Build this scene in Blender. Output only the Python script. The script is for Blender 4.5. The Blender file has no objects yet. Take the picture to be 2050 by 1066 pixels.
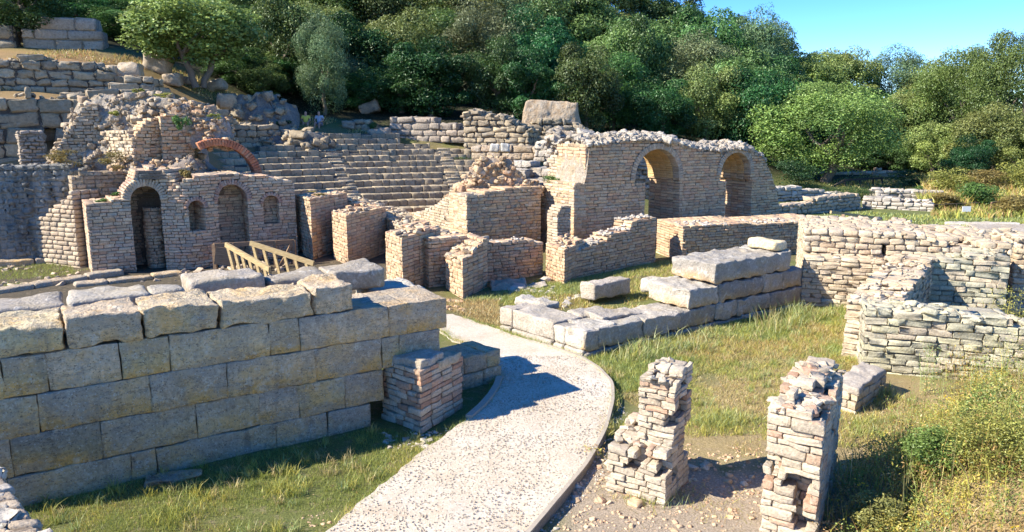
import bpy, math, random
import numpy as np
from math import radians, sin, cos, pi, sqrt, atan2, tan

S = bpy.context.scene
COL = S.collection
RG = np.random.default_rng(7)
random.seed(7)

# ------------------------------------------------------------------ camera, sky, sun, exposure
F, CH, PITCH = 1500.0, 4.2, radians(10.7)
cp, sp = cos(PITCH), sin(PITCH)
cam_d = bpy.data.cameras.new('camera')
cam = bpy.data.objects.new('camera', cam_d)
COL.objects.link(cam)
cam.location = (0, 0, CH)
cam.rotation_euler = (pi / 2 - PITCH, 0, 0)
cam_d.sensor_width = 36.0
cam_d.lens = F / 2050 * 36
cam_d.clip_start = 0.1
cam_d.clip_end = 3000
S.camera = cam

SUN_DIR = np.array([-1.32, -0.36, 1.02])          # from the ground towards the sun
SUN_DIR = SUN_DIR / np.linalg.norm(SUN_DIR)
sun_el = math.asin(SUN_DIR[2])
sun_az = atan2(SUN_DIR[0], SUN_DIR[1])
w = bpy.data.worlds.new('World')
S.world = w
w.use_nodes = True
nt = w.node_tree
sky = nt.nodes.new('ShaderNodeTexSky')
sky.sky_type = 'NISHITA'
sky.sun_disc = False
sky.sun_elevation = sun_el
sky.sun_rotation = sun_az
sky.air_density = 0.9
sky.dust_density = 0.0
sky.altitude = 2500
sky.ozone_density = 3.0
hsv = nt.nodes.new('ShaderNodeHueSaturation')
hsv.inputs['Hue'].default_value = .508
hsv.inputs['Saturation'].default_value = 1.32
hsv.inputs['Value'].default_value = .84
nt.links.new(sky.outputs[0], hsv.inputs['Color'])
nt.links.new(hsv.outputs[0], nt.nodes['Background'].inputs[0])
nt.nodes['Background'].inputs[1].default_value = 0.15
sd = bpy.data.lights.new('sun', 'SUN')
sd.energy = 4.3
sd.angle = radians(0.5)
sd.color = (1.0, 0.92, 0.77)
sun = bpy.data.objects.new('sun', sd)
COL.objects.link(sun)
from mathutils import Vector
sun.rotation_euler = Vector(tuple(SUN_DIR)).to_track_quat('Z', 'Y').to_euler()
S.view_settings.view_transform = 'Standard'
S.view_settings.look = 'None'
S.view_settings.exposure = 1.38
S.view_settings.gamma = 1
S.cycles.max_bounces = 6
S.cycles.transparent_max_bounces = 4

# ------------------------------------------------------------------ pixel -> world helpers (used to survey the place)
def ray(px, py):
    x = (px - 1025) / F; y = -(py - 533) / F
    return np.array([x, cp + y * sp, -sp + y * cp])
def G(px, py, z=0.0):
    d = ray(px, py); t = (z - CH) / d[2]
    return d * t + np.array([0, 0, CH])
def D(px, py, Y):
    d = ray(px, py)
    return d * (Y / d[1]) + np.array([0, 0, CH])
def ZAT(Y, py):
    return D(1025, py, Y)[2]

# ------------------------------------------------------------------ noise
def _hash(i, j, k, s):
    n = (i * 374761393 + j * 668265263 + k * 2147483647 % 4294967291 + s * 974634777) & 0xffffffff
    n = ((n ^ (n >> 13)) * 1274126177) & 0xffffffff
    n = (n ^ (n >> 16)) & 0xffffffff
    return n / 4294967295.0
def vnoise(p, s=0):
    p = np.asarray(p, float)
    i = np.floor(p).astype(np.int64); f = p - i; f = f * f * (3 - 2 * f)
    r = 0
    for a in (0, 1):
        for b in (0, 1):
            for c in (0, 1):
                wgt = (f[..., 0] if a else 1 - f[..., 0]) * (f[..., 1] if b else 1 - f[..., 1]) * (f[..., 2] if c else 1 - f[..., 2])
                r = r + wgt * _hash(i[..., 0] + a, (i[..., 1] + b) * 7 + 3, (i[..., 2] + c) * 13 + 5, s)
    return r
def fbm(p, s=0, o=3):
    r = 0; a = .5; t = 0
    for k in range(o):
        r = r + a * vnoise(np.asarray(p) * 2 ** k + k * 17.3, s + k); t += a; a *= .5
    return r / t

# ------------------------------------------------------------------ mesh builder
class MB:
    def __init__(s):
        s.v, s.q, s.c, s.sm, s.n = [], [], [], [], 0
    def add(s, v, q, c, smooth=True):
        v = np.asarray(v, np.float32).reshape(-1, 3); q = np.asarray(q, np.int64).reshape(-1, 4)
        c = np.asarray(c, np.float32)
        if c.ndim == 1: c = np.tile(c, (len(v), 1))
        s.v.append(v); s.q.append(q + s.n); s.c.append(c[:, :3]); s.sm.append(np.full(len(q), smooth)); s.n += len(v)
    def build(s, name, mat, parent=None, center=True):
        V = np.concatenate(s.v); Q = np.concatenate(s.q); C = np.concatenate(s.c); SM = np.concatenate(s.sm)
        tri = Q[:, 3] == Q[:, 2]
        o = np.zeros(3, np.float32)
        if center and parent is None:
            o = np.array([(V[:, 0].min() + V[:, 0].max()) / 2, (V[:, 1].min() + V[:, 1].max()) / 2, V[:, 2].min()], np.float32)
        me = bpy.data.meshes.new(name)
        me.vertices.add(len(V)); me.vertices.foreach_set('co', (V - o).ravel())
        if tri.any():
            cnt = np.where(tri, 3, 4); st = np.concatenate([[0], np.cumsum(cnt)[:-1]])
            m = np.ones(Q.shape, bool); m[tri, 3] = False
            L = Q[m]
        else:
            cnt = np.full(len(Q), 4); st = np.arange(len(Q)) * 4; L = Q.ravel()
        me.loops.add(len(L)); me.loops.foreach_set('vertex_index', L.astype(np.int32))
        me.polygons.add(len(Q)); me.polygons.foreach_set('loop_start', st.astype(np.int32))
        me.polygons.foreach_set('use_smooth', SM)
        me.update(calc_edges=True); me.validate()
        at = me.color_attributes.new('Col', 'FLOAT_COLOR', 'POINT')
        at.data.foreach_set('color', np.concatenate([C, np.ones((len(C), 1), np.float32)], 1).ravel())
        me.materials.append(mat)
        ob = bpy.data.objects.new(name, me); COL.objects.link(ob)
        if parent is not None: ob.parent = parent
        else: ob.location = o.tolist()
        return ob

def tag(o, label=None, cat=None, group=None, kind=None):
    if label: o['label'] = label
    if cat: o['category'] = cat
    if group: o['group'] = group
    if kind: o['kind'] = kind
    return o
def thing(name, label, cat, group=None, loc=(0, 0, 0)):
    o = bpy.data.objects.new(name, None); COL.objects.link(o); o.location = loc; o.empty_display_size = .2
    return tag(o, label, cat, group)

_T = {}
def tmpl(n):
    if n in _T: return _T[n]
    fr = np.concatenate([[-1], np.linspace(-1, 1, n + 1), [1]]); ou = np.concatenate([[-1], np.zeros(n + 1), [1]])
    m = n + 3; idx = {}; c = []; o = []; q = []
    def vid(t):
        if t not in idx:
            idx[t] = len(c); c.append([fr[t[0]], fr[t[1]], fr[t[2]]]); o.append([ou[t[0]], ou[t[1]], ou[t[2]]])
        return idx[t]
    for ax in range(3):
        for side in (0, m - 1):
            for i in range(m - 1):
                for j in range(m - 1):
                    r = []
                    for (a, b) in ((i, j), (i + 1, j), (i + 1, j + 1), (i, j + 1)):
                        t = [0, 0, 0]; t[ax] = side; t[(ax + 1) % 3] = a; t[(ax + 2) % 3] = b; r.append(vid(tuple(t)))
                    q.append(r if side else r[::-1])
    _T[n] = (np.array(c, float), np.array(o, float), np.array(q)); return _T[n]

def euler(a):
    a = np.asarray(a, float); cx, sx = np.cos(a[:, 0]), np.sin(a[:, 0]); cy, sy = np.cos(a[:, 1]), np.sin(a[:, 1]); cz, sz = np.cos(a[:, 2]), np.sin(a[:, 2])
    R = np.zeros((len(a), 3, 3))
    R[:, 0, 0] = cy * cz; R[:, 0, 1] = sx * sy * cz - cx * sz; R[:, 0, 2] = cx * sy * cz + sx * sz
    R[:, 1, 0] = cy * sz; R[:, 1, 1] = sx * sy * sz + cx * cz; R[:, 1, 2] = cx * sy * sz - sx * cz
    R[:, 2, 0] = -sy; R[:, 2, 1] = sx * cy; R[:, 2, 2] = cx * cy
    return R
def stones(mb, cen, half, rot, col, rnd, rough, n=1, fn=None, disp=0, dsc=8.):
    cen = np.asarray(cen, float); N = len(cen)
    if N == 0: return
    half = np.maximum(np.asarray(half, float), .006); rot = np.asarray(rot, float); col = np.asarray(col, float)
    C, O, Q = tmpl(n)
    r = (np.asarray(rnd, float) * np.ones(N))[:, None] * half.min(1)[:, None]
    on = O / np.maximum(np.linalg.norm(O, axis=1, keepdims=True), 1)
    P = C[None] * (half - r)[:, None, :] + on[None] * r[:, :, None]
    P = P + RG.normal(size=P.shape) * (np.asarray(rough) * half.min(1))[:, None, None] * np.array([1, 1, .7])
    P = np.einsum('nij,nvj->nvi', euler(rot), P) + cen[:, None, :]
    if fn is not None: P = fn(P)
    if disp: P = P + (np.stack([vnoise(P * dsc, 1), vnoise(P * dsc, 2), vnoise(P * dsc, 3)], -1) - .5) * disp * 2
    V = len(C)
    mb.add(P.reshape(-1, 3), (Q[None] + (np.arange(N) * V)[:, None, None]).reshape(-1, 4), np.repeat(col, V, axis=0))

def sstep(a, b, x):
    t = np.clip((x - a) / (b - a), 0, 1); return t * t * (3 - 2 * t)
class Path:
    def __init__(s, pts, w=None):
        p = np.array([q[:2] for q in pts], float); d = np.diff(p, axis=0); l = np.linalg.norm(d, axis=1); e = d / l[:, None]
        s.L = l.sum(); u = np.concatenate([[0], np.cumsum(l)])
        s.u = np.concatenate([[-9], u, [s.L + 9]]); s.p = np.concatenate([[p[0] - 9 * e[0]], p, [p[-1] + 9 * e[-1]]])
        n = np.stack([-e[:, 1], e[:, 0]], 1)
        if w is None:
            vn = [n[0]] + [(n[i] + n[i + 1]) / max(.5, 1 + n[i] @ n[i + 1]) for i in range(len(n) - 1)] + [n[-1]]
        else:
            vn = [np.array(w[:2]) / np.linalg.norm(w[:2])] * len(p)
        s.w = np.array([vn[0]] + vn + [vn[-1]])
    def xy(s, u, d=0):
        return np.stack([np.interp(u, s.u, s.p[:, 0]) + d * np.interp(u, s.u, s.w[:, 0]), np.interp(u, s.u, s.p[:, 1]) + d * np.interp(u, s.u, s.w[:, 1])], -1)
    def map(s, P):
        xy = s.xy(P[..., 0], P[..., 1]); return np.concatenate([xy, P[..., 2:3]], -1)
    def uz(s, px, py, d=0):
        us = np.linspace(-1.5, s.L + 1.5, 1500); q = s.xy(us, d); r = ray(px, py)
        cr = q[:, 0] * r[1] - q[:, 1] * r[0]
        k = np.argmin(np.abs(cr)); t = q[k] @ r[:2] / (r[:2] @ r[:2])
        return us[k], CH + r[2] * t
    def top(s, pts, d=0):
        a = np.array([s.uz(x, y, d) for x, y in pts]); a = a[np.argsort(a[:, 0])]
        return lambda u, dd=0: np.interp(u, a[:, 0], a[:, 1])

PAL = {
 'pink': ([(0.628, 0.396, 0.248), (0.570, 0.422, 0.269), (0.700, 0.524, 0.339), (0.513, 0.320, 0.208), (0.669, 0.473, 0.289), (0.470, 0.372, 0.258), (0.598, 0.332, 0.199)], [4, 4, 3, 2, 4, 2, 1]),
 'grey': ([(0.479, 0.389, 0.285), (0.560, 0.446, 0.322), (0.386, 0.308, 0.230), (0.639, 0.503, 0.350), (0.506, 0.377, 0.267)], [4, 4, 2, 2, 2]),
 'warm': ([(0.562, 0.443, 0.298), (0.618, 0.508, 0.358), (0.494, 0.378, 0.259), (0.651, 0.562, 0.418), (0.472, 0.389, 0.308), (0.539, 0.389, 0.259)], [4, 4, 3, 3, 2, 2]),
 'mint': ([(0.478, 0.450, 0.322), (0.541, 0.500, 0.377), (0.437, 0.420, 0.313), (0.551, 0.440, 0.322), (0.520, 0.480, 0.304), (0.395, 0.350, 0.267)], [4, 4, 3, 3, 2, 2]),
 'brick': ([(.42, .15, .08), (.50, .20, .10), (.32, .12, .08), (.50, .30, .20)], [3, 3, 3, 2]),
 'pale': ([(.56, .50, .42), (.50, .44, .37), (.60, .55, .47), (.46, .39, .32)], [4, 4, 3, 2]),
 'dark': ([(0.341, 0.282, 0.197), (0.422, 0.341, 0.236), (0.282, 0.230, 0.170), (0.523, 0.419, 0.276)], [4, 4, 2, 2]),
 'pinkw': ([(0.638, 0.432, 0.300), (0.582, 0.444, 0.309), (0.700, 0.555, 0.378), (0.526, 0.370, 0.261), (0.692, 0.517, 0.349), (0.498, 0.407, 0.300), (0.609, 0.370, 0.243)], [4, 4, 3, 2, 4, 3, 2]),
 'brickp': ([(.44, .27, .20), (.48, .33, .26), (.40, .24, .18), (.46, .37, .30)], [3, 3, 2, 2]),
 'darkp': ([(0.398, 0.332, 0.267), (0.457, 0.371, 0.290), (0.339, 0.286, 0.232), (0.486, 0.411, 0.325)], [4, 4, 2, 2]),
 'ochre': ([(.66, .42, .18), (.68, .47, .24), (.60, .38, .18)], [1, 1, 1]),  # ochre soffit brick, brightened to stand in for bounce light under the arches
 'path': ([(.50, .43, .34), (.60, .52, .42), (.42, .35, .27)], [2, 2, 1]),
 'ashlar': ([(0.679, 0.531, 0.321), (0.670, 0.501, 0.335), (0.679, 0.561, 0.309), (0.679, 0.531, 0.385), (0.598, 0.425, 0.270)], [3, 3, 3, 2, 2]),
 'pier': ([(0.582, 0.500, 0.377), (0.520, 0.430, 0.322), (0.624, 0.540, 0.414), (0.478, 0.390, 0.294), (0.458, 0.240, 0.147), (0.520, 0.330, 0.221), (0.416, 0.360, 0.285)], [5, 4, 3, 2, 1.6, 1.2, 2]),
 'pierr': ([(0.582, 0.500, 0.377), (0.520, 0.430, 0.322), (0.458, 0.220, 0.129), (0.499, 0.280, 0.175), (0.520, 0.350, 0.239)], [3, 3, 2, 2, 1]),
}
VAR = .62
def pick(pal, n):
    c, wt = PAL[pal]; wt = np.array(wt, float); k = RG.choice(len(c), n, p=wt / wt.sum())
    a = np.array(c); mu = (a * (wt / wt.sum())[:, None]).sum(0)
    return (mu + (a[k] - mu) * VAR) * RG.uniform(.88, 1.12, (n, 1))

def masonry(mb, path, L, thick, topf, base=-.25, h=.11, blen=(.16, .38), pal='pink', mort=(.21, .165, .125), holes=(), band=.3, n=1, gap=.015,
            rnd=.22, rough=.10, rot=.025, u0=0., jit=.012, every=0, brick='brick', hv=.15, cut=None, disp=0, low=None):
    """courses of single stones between u0 and u0+L of a path, `thick` deep, under the height topf(u, d)"""
    du = .03; ug = np.arange(u0 + du / 2, u0 + L, du); nb = max(1, int(round(thick / band))); bw = thick / nb
    zt = max(float(np.max(topf(ug, bw * (b + .5)))) for b in range(nb))
    ze = [base]
    while ze[-1] < zt: ze.append(ze[-1] + h * RG.uniform(1 - hv, 1 + hv))
    nc = len(ze) - 1
    occ = np.zeros((nc + 2, nb + 2, len(ug)), bool)
    for b in range(nb):
        d = bw * (b + .5); tp = topf(ug, d)
        for c in range(nc):
            zc = (ze[c] + ze[c + 1]) / 2; o = (zc < tp)
            for H in holes:
                if H.get('depth') is None or d < H['depth']:
                    r = (H['u1'] - H['u0']) / 2; uc = (H['u0'] + H['u1']) / 2; rr = r + H.get('ring', .2)
                    ins = (ug > H['u0']) & (ug < H['u1']) & (zc > H['z0']) & (zc < H['zs'])
                    if H.get('arch', True):
                        ins |= ((ug - uc) ** 2 + (zc - H['zs']) ** 2 < rr * rr) & (zc >= H['zs'])
                    o = o & ~ins
            if cut is not None: o = o & ~cut(ug, d, zc)
            occ[c + 1, b + 1] = o
    cen, half, rt, col, K = [], [], [], [], 0
    for c in range(nc):
        z0, z1 = ze[c], ze[c + 1]; isb = every and c % every == 0
        for b in range(nb):
            o = occ[c + 1, b + 1]
            e = np.flatnonzero(np.diff(np.concatenate([[0], o.astype(int), [0]])))
            for i0, i1 in zip(e[::2], e[1::2]):
                if (i1 - i0) * du < .07: continue
                j = i0
                first = True
                while j < i1:
                    ln = RG.uniform(*blen) * (.5 if first and c % 2 else 1)
                    if isb: ln *= .9
                    k = min(i1, j + max(3, int(ln / du)))
                    if i1 - k < .4 * blen[0] / du: k = i1
                    sl = slice(j, k)
                    ex = (not occ[c + 1, b, sl].all()) or (not occ[c + 1, b + 2, sl].all()) or (not occ[c + 2, b + 1, sl].all()) or first or k == i1
                    if ex:
                        a, bb = ug[j] - du / 2, ug[k - 1] + du / 2
                        cen.append([(a + bb) / 2, bw * (b + .5) + float(np.clip(RG.normal(), -1, 1)) * jit, (z0 + z1) / 2])
                        half.append([(bb - a - gap) / 2, bw / 2 - (.004 if nb > 1 else 0), (z1 - z0 - gap * .8) / 2])
                        rt.append(RG.normal(size=3) * rot * np.array([1.2, 1, .6])); K += 1
                        col.append(pick(brick if isb else pal, 1)[0])
                    j = k; first = False
                # mortar core
                a, bb = ug[i0] - du / 2 + .03, ug[i1 - 1] + du / 2 - .03
                ins_ = .016 + 1.5 * jit
                d0 = bw * b + (ins_ if not b else -.01); d1 = bw * (b + 1) - (ins_ if b == nb - 1 else -.01)
                up = occ[c + 2, b + 1, i0:i1].all()
                fr = occ[c + 1, b, i0:i1].all() or b == 0
                if not fr: d0 = bw * b + ins_
                m_ = max(1, int((bb - a) / .6)); us = np.linspace(a, bb, m_ + 1)
                zz1 = z1 if up else z1 - .02
                P = np.array([[x, y, z] for x in us for (y, z) in ((d0, z0), (d1, z0), (d1, zz1), (d0, zz1))])
                q = []
                for t in range(m_):
                    o_ = t * 4
                    for s_ in range(4): q.append([o_ + s_, o_ + 4 + s_, o_ + 4 + (s_ + 1) % 4, o_ + (s_ + 1) % 4])
                q.append([0, 1, 2, 3]); o_ = m_ * 4; q.append([o_ + 3, o_ + 2, o_ + 1, o_])
                mb.add(path.map(P), q, mort, False)
    stones(mb, cen, half, rt, col, rnd, rough, n, path.map, disp)

def ringv(mb, path, H, thick, pal='brick', bt=.055, nd=2, a0=0., a1=pi, d0=-.015, rough=.06, r=None, zs=None, uc=None, inner_pal=None):
    r = (H['u1'] - H['u0']) / 2 if r is None else r; uc = (H['u0'] + H['u1']) / 2 if uc is None else uc; ring = H.get('ring', .2); zs = H['zs'] if zs is None else zs
    dep = H.get('depth') or thick
    N = max(6, int((a1 - a0) * (r + ring * .5) / bt)); cen, half, rt = [], [], []
    for i in range(N):
        a = a0 + (i + .5) / N * (a1 - a0)
        for k in range(nd):
            dd = (dep - d0) / nd
            cen.append([uc + cos(a) * (r + ring / 2), d0 + dd * (k + .5), zs + sin(a) * (r + ring / 2)])
            half.append([ring / 2, dd / 2 - .002, (a1 - a0) * (r + ring * .5) / N / 2 - .004]); rt.append([0, -a, 0])
    cc_ = pick(pal, len(cen))
    if inner_pal: cc_ = np.where((np.arange(len(cen)) % nd > 0)[:, None], pick(inner_pal, len(cen)), cc_)
    stones(mb, cen, half, rt, cc_, .25, rough, 1, path.map)

def rocks(mb, pts, size, pal, flat=.7, rnd=.45, rough=.2, n=1, disp=0, spread=.35):
    pts = np.asarray(pts, float); N = len(pts)
    sz = np.asarray(size) * np.ones(N) * np.exp(RG.normal(size=N) * spread)
    half = np.stack([sz * RG.uniform(.7, 1.2, N), sz * RG.uniform(.6, 1., N), sz * flat * RG.uniform(.6, 1.1, N)], 1) / 2
    rt = RG.normal(size=(N, 3)) * np.array([.25, .25, 2])
    stones(mb, pts, half, rt, pick(pal, N), rnd, rough, n, None, disp)

def block(mb, path, u0, u1, d0, d1, z0, z1, col, r=.04, amp=.02, res=.09, rot=(0, 0, 0), sc=5., wear=0., stain=0.):
    """one big dressed block with worn edges and an eroded surface"""
    hx = np.array([(u1 - u0) / 2, (d1 - d0) / 2, (z1 - z0) / 2]); c0 = np.array([(u0 + u1) / 2, (d0 + d1) / 2, (z0 + z1) / 2])
    r = min(r, hx.min() * .45); ax = []
    for k in range(3):
        m = max(2, int(2 * (hx[k] - r) / res)); ax.append((np.concatenate([[-1], np.linspace(-1, 1, m + 1), [1]]), np.concatenate([[-1], np.zeros(m + 1), [1]])))
    V, Q, off = [], [], 0
    for a in range(3):
        b, c = (a + 1) % 3, (a + 2) % 3
        (fb, ob), (fc, oc) = ax[b], ax[c]
        I, J = np.meshgrid(range(len(fb)), range(len(fc)), indexing='ij')
        for sg in (-1, 1):
            P = np.zeros(I.shape + (3,)); O = np.zeros(I.shape + (3,))
            P[..., a] = sg; O[..., a] = sg; P[..., b] = fb[I]; O[..., b] = ob[I]; P[..., c] = fc[J]; O[..., c] = oc[J]
            nO = O / np.maximum(np.linalg.norm(O, axis=-1, keepdims=True), 1)
            p = P * (hx - r) + nO * r
            V.append(p.reshape(-1, 3))
            ni, nj = I.shape; id_ = np.arange(ni * nj).reshape(ni, nj) + off
            q = np.stack([id_[:-1, :-1], id_[1:, :-1], id_[1:, 1:], id_[:-1, 1:]], -1).reshape(-1, 4)
            Q.append(q if sg > 0 else q[:, ::-1]); off += ni * nj
    V = np.concatenate(V); Q = np.concatenate(Q)
    P = np.einsum('ij,vj->vi', euler([rot])[0], V) + c0
    s = RG.uniform(0, 50)
    n3 = np.stack([fbm(P * sc + s, 1), fbm(P * sc + s, 4), fbm(P * sc + s, 8)], -1) - .5
    P = P + n3 * amp * 2.4
    if wear:
        e = np.clip((V[:, 2] / hx[2]) * .5 + .5, 0, 1) ** 2
        P[:, 2] -= e * wear * fbm(np.stack([P[:, 0] * 2.2 + s, P[:, 1] * 2.2, P[:, 2] * 0], -1), 9) * 1.4
    dcol = (fbm(P * 2.2 + s, 3) - .5)[:, None] * .3
    key = np.round(V * 4096).astype(np.int64)                 # weld the shared edges
    _, fi, inv = np.unique(key, axis=0, return_index=True, return_inverse=True); inv = inv.ravel()
    P = P[fi]; Q = inv[Q]
    cc_ = np.asarray(col) * (1 + dcol[fi]); vz = V[fi][:, 2] / hx[2]
    if stain:
        f = np.clip(sstep(.1, -.95, vz) * (fbm(P * 1.7 + s, 12) * 3.4 - .7), 0, 1)[:, None] * stain; cc_ = cc_ * (1 - f) + np.array([.74, .43, .13]) * f
        f = np.clip(sstep(-.2, .9, vz) * (fbm(P * 1.3 + s, 14) * 2.4 - .7), 0, 1)[:, None] * stain * .8; cc_ = cc_ * (1 - f) + np.array([.30, .31, .31]) * f
    mb.add(path.map(P), Q, np.clip(cc_, .02, .9))

# ------------------------------------------------------------------ materials
def newmat(name):
    m = bpy.data.materials.new(name); m.use_nodes = True
    t = m.node_tree; b = t.nodes['Principled BSDF']; b.inputs['Roughness'].default_value = .9
    b.inputs['Specular IOR Level'].default_value = .2
    return m, t, b
def nd(t, typ, **kw):
    n = t.nodes.new(typ)
    for k, v in kw.items():
        if k.startswith('i_'):
            n.inputs[k[2:].replace('_', ' ')].default_value = v
        else: setattr(n, k, v)
    return n
def mixc(t, a, b, f, mode='MIX'):
    m = t.nodes.new('ShaderNodeMix'); m.data_type = 'RGBA'; m.blend_type = mode
    for s_, v in ((6, a), (7, b), (0, f)):
        if hasattr(v, 'links'): t.links.new(v, m.inputs[s_])
        else: m.inputs[s_].default_value = (*v, 1) if isinstance(v, tuple) else v
    return m.outputs[2]
def noise(t, co, scale, detail=4, rough=.6):
    n = nd(t, 'ShaderNodeTexNoise'); n.inputs['Scale'].default_value = scale; n.inputs['Detail'].default_value = detail; n.inputs['Roughness'].default_value = rough
    t.links.new(co, n.inputs['Vector']); return n.outputs['Fac']
def ramp(t, f, a, b, c0=0., c1=1.):
    m = nd(t, 'ShaderNodeMapRange'); m.inputs[1].default_value = a; m.inputs[2].default_value = b; m.inputs[3].default_value = c0; m.inputs[4].default_value = c1
    t.links.new(f, m.inputs[0]); return m.outputs[0]
def geo(t): return nd(t, 'ShaderNodeNewGeometry').outputs['Position']
def bump(t, b, h, strength, dist):
    n = nd(t, 'ShaderNodeBump'); n.inputs['Strength'].default_value = strength; n.inputs['Distance'].default_value = dist
    t.links.new(h, n.inputs['Height']); t.links.new(n.outputs[0], b.inputs['Normal'])
def stonemat(name, fine=28., bs=.8, bd=.02, spots=(.10, .095, .09), spot_amt=.55, stain=None, stain_amt=0., pale=(.58, .55, .48), pale_amt=.3, big=1.3, grey=None, grey_amt=0., pits=False):
    m, t, b = newmat(name); co = geo(t)
    col = nd(t, 'ShaderNodeAttribute', attribute_name='Col').outputs['Color']
    n1 = noise(t, co, fine, 5, .65); n2 = noise(t, co, big, 5, .6); n3 = noise(t, co, fine * .35, 5, .7)
    c = mixc(t, col, (0, 0, 0), ramp(t, n1, .60, .40, 0, .26))
    if stain: c = mixc(t, c, stain, ramp(t, noise(t, co, big * 1.7, 5, .65), .48, .66, 0, stain_amt))
    c = mixc(t, c, pale, ramp(t, n3, .54, .68, 0, pale_amt))
    c = mixc(t, c, spots, ramp(t, noise(t, co, fine * .6, 6, .75), .57, .66, 0, spot_amt))
    c = mixc(t, c, spots, ramp(t, n2, .55, .75, 0, spot_amt * .6))
    if grey:
        mp = nd(t, 'ShaderNodeMapping'); mp.inputs['Scale'].default_value = (1, 1, 1.8); t.links.new(co, mp.inputs[0])
        mps = nd(t, 'ShaderNodeMapping'); mps.inputs['Scale'].default_value = (1.4, 1.4, .22); t.links.new(co, mps.inputs[0])
        c = mixc(t, c, (.16, .15, .13), ramp(t, noise(t, mps.outputs[0], 3.2, 6, .7), .54, .68, 0, .55))
        c = mixc(t, c, (.70, .63, .50), ramp(t, noise(t, co, 5.5, 6, .75), .57, .66, 0, .55))
        c = mixc(t, c, grey, ramp(t, noise(t, mp.outputs[0], 1.9, 7, .72), .47, .58, 0, grey_amt))
    if pits:
        pv = nd(t, 'ShaderNodeTexVoronoi'); pv.inputs['Scale'].default_value = 75; pv.inputs['Randomness'].default_value = 1; t.links.new(co, pv.inputs['Vector'])
        ps = nd(t, 'ShaderNodeSeparateColor'); t.links.new(pv.outputs['Color'], ps.inputs[0])
        c = mixc(t, c, (.05, .05, .045), ramp(t, ps.outputs[0], .93, .97, 0, .5)); c = mixc(t, c, (.70, .68, .62), ramp(t, ps.outputs[1], .95, .98, 0, .4))
        mp2 = nd(t, 'ShaderNodeMapping'); mp2.inputs['Scale'].default_value = (.5, .5, 2.6); t.links.new(co, mp2.inputs[0])
        ck = noise(t, mp2.outputs[0], 1.3, 8, .7); ab = nd(t, 'ShaderNodeMath', operation='SUBTRACT'); ab.inputs[1].default_value = .5; t.links.new(ck, ab.inputs[0])
        ab2 = nd(t, 'ShaderNodeMath', operation='ABSOLUTE'); t.links.new(ab.outputs[0], ab2.inputs[0])
        c = mixc(t, c, (.06, .055, .05), ramp(t, ab2.outputs[0], .006, .001, 0, .7))
    t.links.new(c, b.inputs['Base Color'])
    ad = nd(t, 'ShaderNodeMath', operation='ADD'); t.links.new(n1, ad.inputs[0]); t.links.new(n3, ad.inputs[1])
    bump(t, b, ad.outputs[0], bs, bd)
    return m
M_brickwall = stonemat('weathered_masonry', 26, .7, .02, spot_amt=.35, pale_amt=.25)
M_lime = stonemat('lime_masonry', 30, .7, .02, spot_amt=.25, pale_amt=.35)
M_ashlar = stonemat('old_limestone_blocks', 20, 1., .05, spots=(.11, .11, .105), spot_amt=.6, stain=(.74, .46, .17), stain_amt=.7, pale=(.68, .62, .49), pale_amt=.6, big=1.0, grey=(.40, .35, .28), grey_amt=.6, pits=True)
M_ashpale = stonemat('pale_limestone_blocks', 24, 1., .03, spots=(.12, .115, .10), spot_amt=.6, stain=(.40, .31, .17), stain_amt=.4, pale=(.66, .62, .55), pale_amt=.6, big=1.3)
M_dark = stonemat('dark_weathered_stone', 9, .8, .04, spots=(.06, .06, .058), spot_amt=.6, pale=(.36, .35, .31), pale_amt=.5, big=.8)
M_rubble = stonemat('rubble_concrete', 14, 1., .06, spots=(.10, .09, .075), spot_amt=.7, stain=(.38, .25, .10), stain_amt=.35, pale=(.60, .57, .50), pale_amt=.6, big=1.)
M_pebble = stonemat('pebbles', 60, .3, .005, spot_amt=.1, pale_amt=.1)

def leafmat(name, trans=.35, hue=.05, val=.35):
    m, t, b = newmat(name)
    col = nd(t, 'ShaderNodeAttribute', attribute_name='Col').outputs['Color']
    oi = nd(t, 'ShaderNodeObjectInfo')
    hs = nd(t, 'ShaderNodeHueSaturation')
    t.links.new(ramp(t, oi.outputs['Random'], 0, 1, .5 - hue, .5 + hue), hs.inputs['Hue'])
    ml = nd(t, 'ShaderNodeMath', operation='MULTIPLY'); ml.inputs[1].default_value = 7.31; t.links.new(oi.outputs['Random'], ml.inputs[0])
    fr = nd(t, 'ShaderNodeMath', operation='FRACT'); t.links.new(ml.outputs[0], fr.inputs[0])
    t.links.new(ramp(t, fr.outputs[0], 0, 1, 1 - val, 1 + val), hs.inputs['Value'])
    t.links.new(col, hs.inputs['Color'])
    d = nd(t, 'ShaderNodeBsdfDiffuse'); tr = nd(t, 'ShaderNodeBsdfTranslucent'); mx = nd(t, 'ShaderNodeMixShader'); mx.inputs[0].default_value = trans
    t.links.new(hs.outputs[0], d.inputs[0]); t.links.new(hs.outputs[0], tr.inputs[0])
    t.links.new(d.outputs[0], mx.inputs[1]); t.links.new(tr.outputs[0], mx.inputs[2])
    gl = nd(t, 'ShaderNodeBsdfGlossy'); gl.inputs['Roughness'].default_value = .45; gl.inputs[0].default_value = (.8, .9, .8, 1)
    m2 = nd(t, 'ShaderNodeMixShader'); m2.inputs[0].default_value = .035
    t.links.new(mx.outputs[0], m2.inputs[1]); t.links.new(gl.outputs[0], m2.inputs[2])
    t.links.new(m2.outputs[0], t.nodes['Material Output'].inputs[0])
    return m
M_leaf = leafmat('tree_leaves')
M_grass = leafmat('grass_blades', .3, 0, 0)
M_herb = leafmat('herb_leaves', .35, 0, 0)
m, t, b = newmat('tree_bark'); co = geo(t)
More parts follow.
